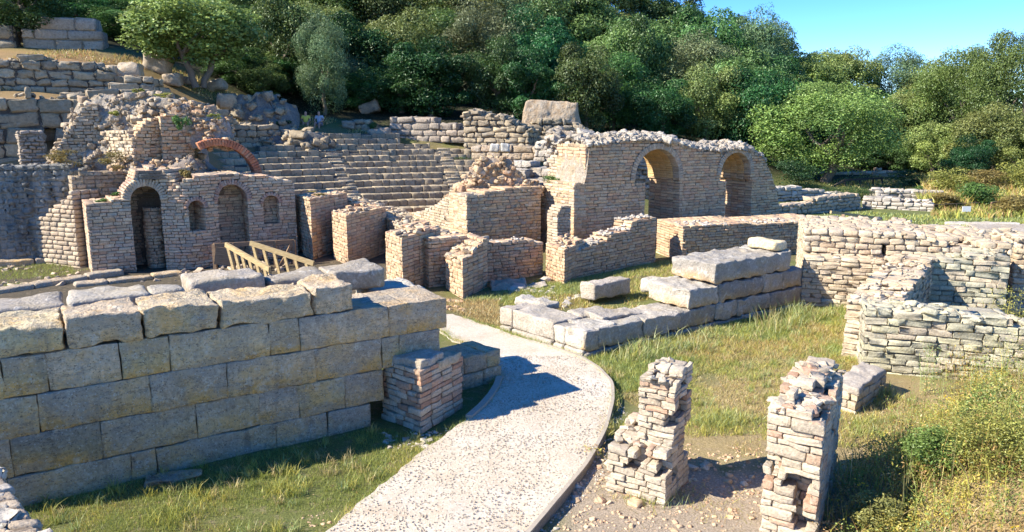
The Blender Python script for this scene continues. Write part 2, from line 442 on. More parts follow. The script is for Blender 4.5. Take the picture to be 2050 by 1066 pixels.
t.links.new(mixc(t, (.10, .08, .06), (.24, .20, .16), noise(t, co, 9, 4)), b.inputs['Base Color']); bump(t, b, noise(t, co, 20, 4), .7, .03); M_bark = m
def woodmat(name, a, bcol):
    m, t, b = newmat(name); co = geo(t); mp = nd(t, 'ShaderNodeMapping'); mp.inputs['Scale'].default_value = (3, 3, 30); t.links.new(co, mp.inputs[0])
    t.links.new(mixc(t, a, bcol, ramp(t, noise(t, mp.outputs[0], 2, 4), .35, .65)), b.inputs['Base Color']); b.inputs['Roughness'].default_value = .75
    return m
M_wood = woodmat('yellow_timber', (.34, .24, .12), (.54, .42, .22))
M_greywood = woodmat('grey_brown_timber', (.20, .13, .08), (.34, .23, .14))
M_rail = woodmat('dark_timber', (.05, .045, .04), (.10, .085, .07))
def plain(name, c, r=.7):
    m, t, b = newmat(name); co = geo(t); t.links.new(mixc(t, tuple(x * .85 for x in c), tuple(min(1, x * 1.1) for x in c), noise(t, co, 25, 3)), b.inputs['Base Color']); b.inputs['Roughness'].default_value = r; return m
M_white = plain('white_sign_board', (.75, .75, .73))
M_skin = plain('skin', (.50, .30, .22)); M_yel = plain('yellow_shirt', (.70, .62, .12)); M_blu = plain('pale_blue_shirt', (.40, .45, .55)); M_short = plain('pink_shorts', (.45, .22, .22)); M_dkshort = plain('grey_shorts', (.25, .22, .26)); M_hair = plain('hair', (.06, .04, .03))

m, t, b = newmat('streaked_plaster'); co = geo(t); mp = nd(t, 'ShaderNodeMapping'); mp.inputs['Scale'].default_value = (1, 1, .22); t.links.new(co, mp.inputs[0])
c = mixc(t, (.17, .165, .15), (.36, .345, .31), ramp(t, noise(t, mp.outputs[0], 2.2, 6, .7), .38, .62)); c = mixc(t, c, (.60, .57, .50), ramp(t, noise(t, mp.outputs[0], 1.3, 6, .75), .57, .68, 0, .8))
c = mixc(t, c, (.10, .10, .09), ramp(t, noise(t, co, 7, 6, .75), .56, .68, 0, .7)); t.links.new(c, b.inputs['Base Color']); bump(t, b, noise(t, co, 8, 6, .7), 1, .08); M_plaster = m
# gravel path
m, t, b = newmat('gravel'); co = geo(t)
vo = nd(t, 'ShaderNodeTexVoronoi'); vo.inputs['Scale'].default_value = 78; t.links.new(co, vo.inputs['Vector'])
vo2 = nd(t, 'ShaderNodeTexVoronoi'); vo2.inputs['Scale'].default_value = 42; t.links.new(co, vo2.inputs['Vector'])
sep = nd(t, 'ShaderNodeSeparateColor'); t.links.new(vo.outputs['Color'], sep.inputs[0])
c = mixc(t, (.45, .38, .29), (.60, .52, .42), ramp(t, sep.outputs[0], .1, .9))
c = mixc(t, c, (.34, .27, .20), ramp(t, sep.outputs[1], .86, .97, 0, .5))
c = mixc(t, c, (.40, .31, .22), ramp(t, noise(t, co, 1.3, 6, .7), .50, .68, 0, .6))
sp2 = nd(t, 'ShaderNodeSeparateColor'); t.links.new(vo2.outputs['Color'], sp2.inputs[0])
c = mixc(t, c, (.26, .20, .15), ramp(t, sp2.outputs[0], .93, .96, 0, .35))
c = mixc(t, c, (.68, .62, .54), ramp(t, sp2.outputs[1], .90, .94, 0, .5))
c = mixc(t, c, (.62, .58, .52), ramp(t, noise(t, co, .5, 3), .5, .65, 0, .4))
t.links.new(c, b.inputs['Base Color'])
ad = nd(t, 'ShaderNodeMath', operation='SUBTRACT'); ad.inputs[0].default_value = 1; t.links.new(vo.outputs['Distance'], ad.inputs[1])
bump(t, b, ad.outputs[0], .45, .005); M_gravel = m
# ground
m, t, b = newmat('ground_soil_and_turf'); co = geo(t)
at = nd(t, 'ShaderNodeAttribute', attribute_name='Col'); n1 = noise(t, co, 7, 6, .7); n2 = noise(t, co, 45, 4, .7)
c = mixc(t, at.outputs['Color'], (.38, .29, .20), ramp(t, n1, .52, .66, 0, .5))
c = mixc(t, c, (.5, .5, .45), ramp(t, n2, .60, .40, 0, .8), 'MULTIPLY')
t.links.new(c, b.inputs['Base Color']); bump(t, b, n2, .8, .03); M_ground = m
m, t, b = newmat('concrete_kerb'); co = geo(t); n1 = noise(t, co, 30, 5)
t.links.new(mixc(t, (.26, .22, .17), (.50, .44, .36), n1), b.inputs['Base Color']); bump(t, b, n1, .5, .01); M_kerb = m
m, t, b = newmat('clay_bank'); co = geo(t); n1 = noise(t, co, 3, 6, .7)
t.links.new(mixc(t, (.36, .25, .15), (.50, .42, .32), ramp(t, n1, .35, .65)), b.inputs['Base Color']); bump(t, b, n1, 1, .2); M_clay = m

#%%TERRAIN
# ------------------------------------------------------------------ cavea geometry and terrain
CX, CY, CR, CT, CHH, CZ = 2.09, 18.48, 19.66, .646, .292, .19
def ang_at(px, i):
    th = np.linspace(radians(80), radians(178), 2000); R = CR + i * CT
    x = CX + R * np.cos(th); y = CY + R * np.sin(th); r = ray(px, 300)
    return th[np.argmin(np.abs(x * r[1] - y * r[0]))]
ctl = []
for x in np.arange(-24, 34, 4.):
    for y in np.arange(-4, 25, 4.):
        if y > 20 and x < -14: continue
        ctl.append((x, y, 0))
for x, y, z in [(12, 30, 0), (11, 27, 0), (16, 34, 0), (22, 33, 0), (20, 40, 0), (14, 40, 0), (18, 41, -.1), (17, 43.5, 0), (22, 46, .1), (30, 42, .2), (35, 50, .5), (30, 55, .6), (45, 60, 1), (60, 60, 1), (40, 30, 0), (60, 30, 0),
                (16, 48, .3), (24, 56, .8), (5, 33, 1.2), (8, 36, .7), (10, 42, .7), (6, 28, .2), (2, 27, .3), (-30, 60, 12), (-10, 60, 6.5), (0, 60, 5.2), (10, 60, 4), (20, 62, 2.5), (30, 66, 2), (-30, 90, 26), (0, 90, 19), (0, 70, 8.5), (-12, 70, 10), (12, 70, 6),
                (19, 80, 8), (34, 92, 6.5), (55, 100, 4), (80, 120, 4), (-60, 60, 22), (-60, 100, 36), (-40, 30, 8), (-45, 20, 5), (-30, 10, 1), (0, 120, 32), (20, 120, 13), (50, 140, 5), (-50, 140, 40), (100, 60, 1), (100, 150, 4), (150, 100, 3)]:
    ctl.append((x, y, z))
for a in (98, 106, 114, 122, 130):
    for r, z in ((CR + .5, -.6), (CR + 3.5, .8), (CR + 7.4, 2.75), (CR + 10, 3.9 + (a - 98) * .012)):
        ctl.append((CX + r * cos(radians(a)), CY + r * sin(radians(a)), z))
for px, py, Y in [(1000, 305, 36), (1090, 322, 35), (0, 120, 40), (300, 130, 45), (400, 152, 47), (500, 205, 48), (560, 240, 48), (200, 98, 44), (0, 205, 30.5), (150, 200, 31.5), (300, 200, 35), (0, 395, 27), (200, 395, 27.5), (-120, 395, 27),
                  (0, 40, 52), (200, 45, 54), (400, 90, 56), (600, 225, 50), (800, 240, 50), (1050, 235, 50), (1200, 275, 50), (1350, 290, 50), (1500, 310, 50), (1620, 355, 53), (450, 185, 46), (-150, 200, 32), (-150, 100, 45)]:
    ctl.append(tuple(D(px, py, Y)))
ctl = np.array(ctl); _A = np.linalg.norm(ctl[:, None, :2] - ctl[None, :, :2], axis=-1); _A = _A + np.eye(len(ctl)) * -1.5
_W = np.linalg.solve(_A, ctl[:, 2])
def terrain(x, y, micro=True):
    x = np.asarray(x, float); y = np.asarray(y, float); sh = np.broadcast(x, y).shape
    X = np.broadcast_to(x, sh).ravel(); Y = np.broadcast_to(y, sh).ravel(); z = np.zeros(len(X))
    xc = np.clip(X, -70, 160); yc = np.clip(Y, -5, 150)
    for i in range(0, len(X), 20000):
        s_ = slice(i, i + 20000)
        z[s_] = np.sqrt((xc[s_, None] - ctl[:, 0]) ** 2 + (yc[s_, None] - ctl[:, 1]) ** 2) @ _W
    far = np.maximum(sstep(21, 26, Y), sstep(-15, -20, X)); z = z * far
    z = z + .75 * sstep(3.3, 5.6, X) * sstep(9.3, 7.2, Y) * sstep(2, 4, Y) + .35 * sstep(6.2, 8, X) * sstep(12, 9, Y)
    z = z - .25 * sstep(-3.0, -4.2, X) * sstep(6, 9, Y) * sstep(20, 12, Y) * 0
    if micro:
        q = np.stack([X, Y, X * 0], -1)
        z = z + (fbm(q * .9, 3) - .5) * .10 + (fbm(q * .25, 5) - .5) * .5 * far
    return z.reshape(sh)
def HIT(px, py, Y0=20., Y1=95.):
    r = ray(px, py); Y = np.arange(Y0, Y1, .1); X = r[0] / r[1] * Y; Z = CH + r[2] / r[1] * Y; t_ = terrain(X, Y); k = np.flatnonzero(Z < t_)
    return float(Y[k[0]]) if len(k) else None
def TZ(x, y): return float(terrain(np.array([x]), np.array([y]))[0])

xs = np.concatenate([-np.geomspace(2500, 42, 14), np.arange(-40, -10, .7), np.arange(-10, 12, .15), np.arange(12, 45, .8), np.geomspace(46, 2500, 16)])
ys = np.concatenate([[-60, -20, -8, -3, 0, 2, 3.5], np.arange(4.5, 15, .13), np.arange(15, 30, .3), np.arange(30, 64, .8), np.geomspace(65, 3000, 24)])
GX, GY = np.meshgrid(xs, ys, indexing='ij'); GZ = terrain(GX, GY)
q = np.stack([GX, GY, GX * 0], -1)
def lerp(a, b, f): return a * (1 - f[..., None]) + np.array(b) * f[..., None]
c = np.zeros(GX.shape + (3,)) + np.array([.19, .17, .075])
nz = fbm(q * .8, 21); nz2 = fbm(q * 2.3, 31)
c = lerp(c, [.17, .19, .06], sstep(.45, .62, nz))
lawnL = sstep(-.2, -1.2, GX + .45 * (GY - 8) * 0) * sstep(15, 13, GY)
c = lerp(c, [.17, .19, .06], lawnL * sstep(.25, .5, nz2))
soil = sstep(.2, .8, GX) * sstep(4.4, 3.6, GX) * sstep(9.3, 8.3, GY)
c = lerp(c, [.46, .37, .28], np.clip(soil * sstep(.3, .45, nz2 + .1), 0, 1))
straw = sstep(1.5, 2.5, GX) * sstep(12.6, 11.5, GY - (GX - 3) * .25 + (nz - .5) * 3)
c = lerp(c, [.46, .34, .18], straw * (1 - soil) * .8)
green = sstep(1.2, 1.8, GX) * sstep(11.5, 12.8, GY + (nz - .5) * 2) * sstep(19, 17, GY)
c = lerp(c, [.20, .22, .07], green)
stage = sstep(-2.5, -3.5, GX) * sstep(13, 14, GY) * sstep(26, 24, GY)
c = lerp(c, [.12, .10, .07], stage)
far = sstep(24, 28, GY)
c = lerp(c, [.15, .18, .055], far * sstep(9, 11, GX) * (1 - sstep(.55, .7, nz)))
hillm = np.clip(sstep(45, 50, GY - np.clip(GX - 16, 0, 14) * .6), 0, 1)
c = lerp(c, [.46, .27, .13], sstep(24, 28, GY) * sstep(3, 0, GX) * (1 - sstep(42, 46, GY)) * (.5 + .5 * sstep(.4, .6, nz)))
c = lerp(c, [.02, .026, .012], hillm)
mb = MB(); n0, n1_ = GX.shape; idx = np.arange(n0 * n1_).reshape(n0, n1_)
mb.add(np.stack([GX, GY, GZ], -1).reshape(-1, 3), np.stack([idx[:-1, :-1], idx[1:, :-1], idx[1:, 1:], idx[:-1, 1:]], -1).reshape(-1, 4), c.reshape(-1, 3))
tag(mb.build('ground', M_ground, None, False), kind='structure')

# gravel path: a slab with a straight-cut edge
PL = [(560, 1150), (650, 1066), (745, 985), (835, 912), (905, 858), (955, 822), (990, 785), (1000, 750), (985, 715), (950, 690), (905, 675), (880, 655), (868, 630)]
PR = [(985, 1150), (1064, 1066), (1120, 1000), (1180, 928), (1216, 860), (1231, 800), (1229, 765), (1200, 735), (1160, 712), (1080, 686), (1000, 660), (950, 643), (905, 628)]
def dens(pts, n=90):
    p = np.array([G(x, y, .10)[:2] for x, y in pts]); l = np.concatenate([[0], np.cumsum(np.linalg.norm(np.diff(p, axis=0), axis=1))]); s_ = np.linspace(0, l[-1], n)
    t_ = np.stack([np.interp(s_, l, p[:, 0]), np.interp(s_, l, p[:, 1])], 1)
    for k in range(3): t_[1:-1] = (t_[:-2] + t_[1:-1] * 2 + t_[2:]) / 4
    return t_
el, er = dens(PL), dens(PR); n = len(el)
el = el + (RG.random(el.shape) - .5) * .05; er[66:] = er[66:] + (RG.random(er[66:].shape) - .5) * .05
mb = MB(); m_ = 40; A_ = np.linspace(0, 1, m_ + 1)[None, :, None]; P = el[:, None] * (1 - A_) + er[:, None] * A_
zz = .095 + (fbm(np.concatenate([P * 3, P[..., :1] * 0], -1), 2) - .5) * .03
top = np.concatenate([P, zz[..., None]], -1)
idx = np.arange(n * (m_ + 1)).reshape(n, m_ + 1)
mb.add(top.reshape(-1, 3), np.stack([idx[:-1, :-1], idx[:-1, 1:], idx[1:, 1:], idx[1:, :-1]], -1).reshape(-1, 4), (.5, .5, .5))
for k in (0, m_):
    a = top[:, k]; b_ = a.copy(); b_[:, 2] = -.15; v = np.concatenate([a, b_]); i = np.arange(n - 1)
    mb.add(v, np.stack([i, i + 1, i + 1 + n, i + n], -1), (.5, .5, .5))
tag(mb.build('gravel_path', M_gravel, None, False), kind='structure')
# concrete kerb strips along the path
def strip(name, line, wd, z0, z1, label, mat=M_kerb, side=1):
    line = np.asarray(line); d = np.gradient(line, axis=0); nn = np.stack([d[:, 1], -d[:, 0]], 1) / np.linalg.norm(d, axis=1)[:, None] * wd * side
    a, b_ = line, line + nn; n = len(line); mb = MB()
    hz = (vnoise(np.concatenate([a * 4, a[:, :1] * 0], 1), 4) - .5) * .015
    r = [np.column_stack([a, np.full(n, z0)]), np.column_stack([a, z1 + hz]), np.column_stack([b_, z1 + hz]), np.column_stack([b_, np.full(n, z0)])]
    v = np.concatenate(r); i = np.arange(n - 1); q = []
    for k in range(4):
        k2 = (k + 1) % 4; q.append(np.stack([i + k * n, i + 1 + k * n, i + 1 + k2 * n, i + k2 * n], -1))
    q.append([[0, n, 2 * n, 3 * n], [n - 1, 4 * n - 1, 3 * n - 1, 2 * n - 1]])
    mb.add(v, np.concatenate(q), (.5, .5, .5), False)
    return tag(mb.build(name, mat), label, 'kerb')
strip('path_kerb', er[4:66], .05, -.2, .118, 'long grey concrete kerb edging the outer curve of the gravel path beside the brick piers', side=-1)
ks = np.array([G(x, y, .1)[:2] for x, y in [(1006, 758), (1000, 775), (988, 795), (970, 815), (945, 838)]])
strip('path_kerb', ks, .10, -.1, .14, 'short curved concrete kerb beside the low block wall in shadow')

# ------------------------------------------------------------------ near ashlar wall
T_A = thing('block_wall', 'tall ashlar wall of big grey and ochre limestone blocks along the left of the gravel path', 'wall')
PA = Path([D(100, 1000, 7.9), D(100, 1000, 7.9) + np.array([8.42, 5.39, 0])])
def acol(k=1.): return pick('ashlar', 1)[0] * k
rows = [(-.3, .348, [(-150, 1040), (20, 1010), (260, 925), (313, 912), (552, 860), (655, 850), (742, 835)], -.02),
        (.348, .804, [(-120, 935), (24, 925), (204, 880), (393, 845), (519, 818), (598, 800), (690, 780), (768, 765)], 0),
        (.804, 1.264, [(-110, 850), (77, 830), (303, 785), (455, 755), (630, 730), (765, 710), (800, 700), (880, 690)], 0),
        (1.264, 1.714, [(-60, 760), (5, 755), (95, 740), (242, 720), (340, 705), (539, 675), (600, 668), (778, 640), (815, 640), (895, 640)], 0)]
mbs = {}
mb = MB()
for z0, z1, js, off in rows:
    us = [PA.uz(x, y)[0] for x, y in js]
    for a, b_ in zip(us[:-1], us[1:]):
        g = .002
        block(mb, PA, a + g, b_ - g, off + RG.uniform(-.012, .012), 1.0, z0 + .002, z1 - .002, acol() * RG.uniform(.8, 1.15), r=.010, amp=.019, res=.045, stain=.9)
    # rear half of the course
    u = us[0]; uend = us[-1] if z1 < 1.5 else PA.uz(722, 640)[0]
    while u < uend - .3:
        e = min(uend, u + RG.uniform(1.0, 1.8)); block(mb, PA, u + .01, e - .01, 1.01, 1.95, z0, z1 - .02, acol(), r=.04, amp=.02, res=.12); u = e
mb.build('courses', M_ashlar, T_A)
# crowning blocks
ZA = PA.uz(285, 603)[1]
for (x0, x1, yt, dd, rt) in [(-120, 127, 648, 1.0, .01), (133, 284, 618, .85, -.012), (287, 438, 600, .8, .0), (442, 628, 584, .8, .006), (632, 711, 566, .8, 0)]:
    u0_ = PA.uz(x0, 660)[0]; u1_ = PA.uz(x1, 640)[0]; zt = PA.uz((x0 + x1) / 2, (yt if x0 > 0 else 650))[1] - .03
    mb = MB(); block(mb, PA, u0_ + .01, u1_ - .01, .0, dd, 1.722, zt, acol(1.05), r=.022, amp=.045, res=.035, sc=6, rot=(0, rt, 0), wear=.07, stain=.35)
    mb.build('crowning_block', M_ashlar, T_A)
# rear row of crowning blocks
for (x0, x1, y, d0, d1, h_, k) in [(-60, 130, 600, 1.15, 1.9, .38, 1.2), (132, 300, 588, 1.1, 1.8, .42, 1.2), (300, 378, 575, 1.1, 1.7, .40, 1.2), (378, 535, 548, 1.3, 2.15, .44, 1.35), (540, 662, 548, 1.3, 1.95, .36, 1.0), (666, 772, 548, 1.25, 2.0, .40, 1.1)]:
    u0_ = PA.uz(x0, y, d0)[0]; u1_ = PA.uz(x1, y, d0)[0]
    mb = MB(); block(mb, PA, u0_ + .015, u1_ - .015, d0, d1, 1.70, 1.67 + h_, pick('pale', 1)[0] * .62 * k, r=.05, amp=.05, res=.07, sc=3.5, wear=.06)
    mb.build('crowning_block', M_ashpale, T_A)
ue = PA.uz(895, 640)[0]
# wall end stones stepping down
mb = MB()
block(mb, PA, PA.uz(735, 600, 1.4)[0], PA.uz(842, 590, 1.4)[0], 1.25, 2.0, 1.26, 1.66, pick('pale', 1)[0], r=.13, amp=.09, res=.05, rot=(.02, .04, 0), wear=.05)
tag(mb.build('fallen_block', M_ashpale), 'rounded bleached boulder lying behind the broken end of the ashlar wall', 'stone block')

# low block wall running on from it
T = thing('low_block_wall', 'low two-course block wall ending beside the shaded bend of the path', 'wall')
PLW = Path([G(866, 800), G(1003, 760)]); L_ = PLW.L
mb = MB(); zt = PLW.uz(1000, 700)[1]
us = [0, PLW.uz(930, 735)[0], PLW.uz(975, 720)[0], L_]
for a, b_ in zip(us[:-1], us[1:]): block(mb, PLW, a + .006, b_ - .006, 0, .75, .26, zt, acol(.95), r=.025, amp=.02, res=.05)
for a, b_ in zip([-.1, .5, 1.0], [.5, 1.0, L_]): block(mb, PLW, a + .006, b_ - .006, -.03, .8, -.3, .25, acol(.9), r=.03, amp=.02, res=.06)
mb.build('courses', M_ashlar, T)

# ------------------------------------------------------------------ small brick pier by the wall
def quad_pier(A, B, Cb):   # front-left, corner, back-right pixel points on the ground
    a, b_, c_ = G(*A), G(*B), G(*Cb); return Path([a, b_], w=(c_ - b_)[:2]), np.linalg.norm((b_ - a)[:2]), np.linalg.norm((c_ - b_)[:2])
p, L_, dp = quad_pier((764, 838), (846, 868), (928, 818))
zt = ZAT(G(846, 868)[1], 748)
mb = MB(); masonry(mb, p, L_, dp, lambda u, d: zt + .04 - .1 * (d > dp * .55) * (np.asarray(u) > L_ * .4) + 0 * np.asarray(u), -.2, .082, (.14, .34), 'pierr', n=2, disp=.012, band=.26, rough=.08, rnd=.2, gap=.016, hv=.25, rot=.03, jit=.02)
T = thing('brick_pier', 'squat square pier of white stone and brick courses standing against the ashlar wall', 'pier')
mb.build('masonry', M_lime, T)
mb = MB(); block(mb, p, -.02, L_ * .95, .05, dp * .6, zt, zt + .13, pick('pale', 1)[0], r=.04, amp=.04, res=.04); block(mb, p, L_ * .5, L_, .45, dp, zt - .08, zt + .03, pick('warm', 1)[0], r=.04, amp=.05, res=.04)
mb.build('cap_stone', M_ashpale, T)

# ------------------------------------------------------------------ the two foreground pillars
def rag(L_, s_):
    return lambda u, d, z: ((u < .11) | (u > L_ - .11) | (d < .14)) & (fbm(np.stack([u * 5, 0 * u + d * 5, 0 * u + z * 6], -1), s_) > .63)
def Zc(pt, py, px=None):
    g = G(*pt); return ZAT(g[1], py)
p, L_, dp = quad_pier((1213, 980), (1331, 1018), (1376, 966))
zl = ZAT(p.xy(L_)[1], 913); zf = ZAT(p.xy(L_)[1] + .15, 768); zb = ZAT(p.xy(L_, dp)[1] + .1, 718)
d0 = .14
ul = p.uz(1272, 800, d0)[0]
dp = max(dp, .75)
def tf(u, d):
    u = np.asarray(u, float); t = np.clip((d - d0) / (dp - d0), 0, 1)
    return np.where((d > d0) & (u > ul + .10 * t), zf + (zb - zf) * t, np.where(u < ul, zl - .06 + .16 * (d / dp), zl))
T = thing('brick_pier', 'stepped stone and brick pier beside the path kerb, tall at its back, low in front', 'pier')
mb = MB(); masonry(mb, p, L_, dp, tf, -.25, .070, (.13, .34), 'pier', n=3, disp=.012, band=.2, rough=.10, rnd=.2, gap=.012, hv=.4, cut=rag(L_, 3), rot=.03, jit=.016, mort=(.42, .34, .26))
for k in range(26):
    u = RG.uniform(.06, L_ - .06); d = RG.uniform(.08, dp - .08); q = p.map(np.array([u, d, float(tf(u, d)) + .0])); rocks(mb, [q], .10, 'pier', flat=.35, n=2, disp=.01, spread=.15)
mb.build('masonry', M_lime, T)
p, L_, dp = quad_pier((1519, 1062), (1628, 1098), (1693, 893))
zc_ = ZAT(p.xy(L_)[1], 830); zbk = ZAT(p.xy(0, dp)[1], 722); dp2 = min(dp, 2.3)
def tf2(u, d):
    u = np.asarray(u, float); t = d / dp2
    return zc_ - .05 * (d < .3) + .02 * (d > .35) + .07 * sstep(.5, 1.1, np.array(d)) + (fbm(np.stack([u * 4, u * 0 + d * 4, u * 0], -1), 5) - .5) * .22 - .14 * (u < .14) * (d > .3) - .08 * (u > L_ - .12)
T = thing('brick_pier', 'largest foreground pier, thick-set, with rounded rubble top and cream stone courses', 'pier')
mb = MB(); masonry(mb, p, L_, dp2 * .72, tf2, -.25, .088, (.18, .46), 'pier', n=3, cut=rag(L_, 8), disp=.014, band=.2, rough=.07, rnd=.2, gap=.013, hv=.45, rot=.03, jit=.018, mort=(.42, .34, .26))
mb.build('masonry', M_lime, T)
mb = MB()
for k in range(60):
    u = RG.uniform(.03, L_ - .03); d = RG.uniform(.05, dp2 * .72 - .05); q = p.map(np.array([u, d, float(tf2(u, d)) - .035])); rocks(mb, [q], .14, 'pier', flat=.35, n=2, disp=.012, spread=.2)
mb.build('rubble_top', M_lime, T)
# low slab block behind it
T = thing('stone_block', 'low broken masonry block with a flat pale top behind the largest foreground pier', 'masonry block')
p, L_, dp = quad_pier((1660, 815), (1712, 832), (1772, 790)); zt = ZAT(G(1712, 832)[1], 790)
mb = MB(); masonry(mb, p, L_, dp, lambda u, d: zt + 0 * np.asarray(u), -.2, .13, (.2, .4), 'warm', n=2, disp=.012, band=.25)
block(mb, p, 0, L_, .0, dp, zt - .02, zt + .10, pick('pale', 1)[0], r=.05, amp=.05, res=.05)
mb.build('masonry', M_lime, T)

# near rubble wall at the lower left corner
a = G(-40, 905, 1.15); b_ = G(118, 1090, 1.15)
p = Path([b_, a], w=(-1, -.5)); T = thing('rubble_wall', 'near end of a rubble wall with a knobbly top cut off by the lower left corner', 'wall')
mb = MB(); masonry(mb, p, p.L + .2, 1.2, lambda u, d: 1.10 + 0 * np.asarray(u), -.2, .13, (.14, .3), 'grey', n=3, disp=.015, band=.22, rough=.10, rnd=.7, rot=.06, jit=.03, u0=-.2)
for k in range(70):
    u = RG.uniform(-.1, p.L); d = RG.uniform(0, 1.1); rocks(mb, [p.map(np.array([u, d, 1.12]))], .17, 'pale', flat=.5, n=2, disp=.015)
mb.build('masonry', M_lime, T)

# ------------------------------------------------------------------ right ashlar enclosure
FC = G(1172, 716); FL = G(1000, 660); e2 = np.array([.805, .594])
PF1 = Path([FL, FC]); PF2 = Path([FC, FC + np.array([*(e2 * 7), 0])])
T = thing('block_wall', 'stepped three-tier ashlar wall rising towards the rubble walls on the right', 'wall')
mb = MB()
def fz(px, py): return PF2.uz(px, py)
zA, zB, zC, zD = .03, fz(1290, 685)[1], fz(1240, 650)[1], fz(1400, 575)[1]
zE = fz(1440, 527)[1]
zB = .10
def frow(z0, z1, pxs, py, d1, off=0, amp=.045, wear=.04, r=.022):
    us = [PF2.uz(x, py)[0] for x in pxs]
    for a, b_ in zip(us[:-1], us[1:]): block(mb, PF2, a + .004, b_ - .004, off + RG.uniform(-.015, .015), d1, z0, z1, pick('pale', 1)[0] * RG.uniform(.75, 1), r=r, amp=amp, res=.05, wear=wear, sc=6, stain=.5)
frow(-.3, zB, [1172, 1250, 1330, 1400, 1480, 1560, 1602], 680, .9, -.03)
frow(zB + .004, zC, [1173, 1200, 1290, 1362, 1432, 1475, 1540, 1604], 640, .9)
frow(zC + .004, zD, [1380, 1440, 1527, 1565, 1603], 590, 1.15, wear=.05)
frow(zD + .004, zE, [1432, 1561, 1585], 540, 1.2, wear=.02)
mb.build('courses', M_ashpale, T)
mb = MB(); u_ = fz(1563, 500)[0]; block(mb, PF2, u_, u_ + .5, .15, .9, zE, zE + .22, acol(1.3), r=.05, amp=.05, res=.06, rot=(0, .1, 0)); mb.build('crowning_block', M_ashpale, T)
T = thing('block_wall', 'low pale ashlar wall of one big course edging the gravel path, its face in full sun', 'wall')
mb = MB(); us = [PF1.uz(x, y)[0] for x, y in [(1000, 630), (1025, 640), (1108, 665), (1131, 672), (1172, 690)]]
ztf = (zC + .03)
for i, (a, b_) in enumerate(zip(us[:-1], us[1:])):
    z_ = ztf if i != 2 else ztf - .06
    block(mb, PF1, a + .006, b_ - (.006 if i < 3 else .02), 0, [.75, .8, .7, .85][i], .12, z_, pick('pale', 1)[0], r=.03, amp=.03, res=.05, wear=.05)
    block(mb, PF1, a + .03, b_ - .03, -.04, .6, -.3, .115, pick('pale', 1)[0] * .9, r=.03, amp=.02, res=.07)
mb.build('courses', M_ashpale, T)
# slabs and blocks lying about the enclosure
def lay(name, px, py, z, sx, sy, sz, ang, label, cat='stone block', mat=M_ashpale, pal='pale', rot=(0, 0, 0), amp=.05, r=.05, wear=.04, group=None):
    g = G(px, py, z); e = np.array([cos(ang), sin(ang)]); pp = Path([g[:2] - e * sx / 2, g[:2] + e * sx / 2]); mb = MB()
    block(mb, pp, 0, sx, -sy / 2, sy / 2, z, z + sz, pick(pal, 1)[0], r=r, amp=amp, res=max(.05, sx / 18), rot=rot, wear=wear)
    return tag(mb.build(name, mat), label, cat, group)
aE = atan2(.594, .805)
lay('stone_block', 1212, 592, .12, 1.25, .5, .42, aE + .02, 'long upright pale block in the grass between the low wall and the buttressed wall')
lay('stone_block', 1180, 640, .25, .9, .5, .22, aE, 'thin flat slab tilted on the sunny corner of the low ashlar wall', rot=(.06, .05, 0))
lay('stone_block', 1228, 635, .40, 1.1, .55, .13, aE, 'broad broken slab lying on the ashlar course right of the sunny corner', rot=(.0, .04, 0))
lay('stone_block', 1075, 615, .30, .9, .5, .2, -.75, 'low slab behind the single-course wall by the path bend', rot=(0, .03, 0))
lay('stone_block', 1345, 590, .30, .85, .7, .38, aE, 'cream block stacked at the step of the three-tier ashlar wall')
lay('stone_block', 1310, 585, .2, .5, .5, .38, aE + .2, 'weathered lump of stone left of the cream block at the step of the ashlar wall', r=.12)
lay('stone_slab', 1018, 577, .0, .95, .62, .14, .15, 'grey slab leaning on the ground below the brick wall beside the smallest square buttress', 'slab', M_dark, 'grey', rot=(.28, -.05, 0))
lay('stone_slab', 1075, 574, .02, .55, .3, .08, .25, 'small pale shard of slab in the grass right of the leaning grey slab', 'slab', rot=(.1, -.12, 0))
lay('stone_block', 1425, 608, .9, .1, .1, .05, 0, 'pebble-sized chip on the ashlar wall step') if False else None

# ------------------------------------------------------------------ brick buttresses and walls in the middle
def W(name, label, cat, path, L, thick, topf, mat=M_brickwall, **k):
    mb = MB(); masonry(mb, path, L, thick, topf, **k); o = mb.build(name, mat); return tag(o, label, cat)
def rubtop(mb, path, L, thick, topf, n, size=.14, pal='pink', u0=0, lift=.0):
    u = RG.uniform(u0, u0 + L, n); d = RG.uniform(.03, thick - .03, n); z = np.array([float(topf(a, b_)) for a, b_ in zip(u, d)])
    rocks(mb, path.map(np.stack([u, d, z + lift - size * .1], -1)), size * .68, pal, flat=.42)
def buttress(label, A, B, Cb, ytop_corner, extra=0, rub=40, pal='pink', slope=0., hb=.095, cat='buttress', depthmul=1.):
    p, L_, dp = quad_pier(A, B, Cb); dp *= depthmul; z = ZAT(G(*B)[1], ytop_corner)
    tf = lambda u, d: z + slope * d + (vnoise(np.stack([np.asarray(u, float) * 3, np.asarray(u, float) * 0 + d * 3, np.asarray(u, float) * 0], -1), 3) - .5) * .06
    o = MB(); masonry(o, p, L_, dp, tf, -.3, hb, (.16, .36), pal, band=.3)
    rubtop(o, p, L_, dp, tf, rub, .13, 'warm')
    return tag(o.build('brick_buttress', M_brickwall), label, cat), p, L_, dp, z
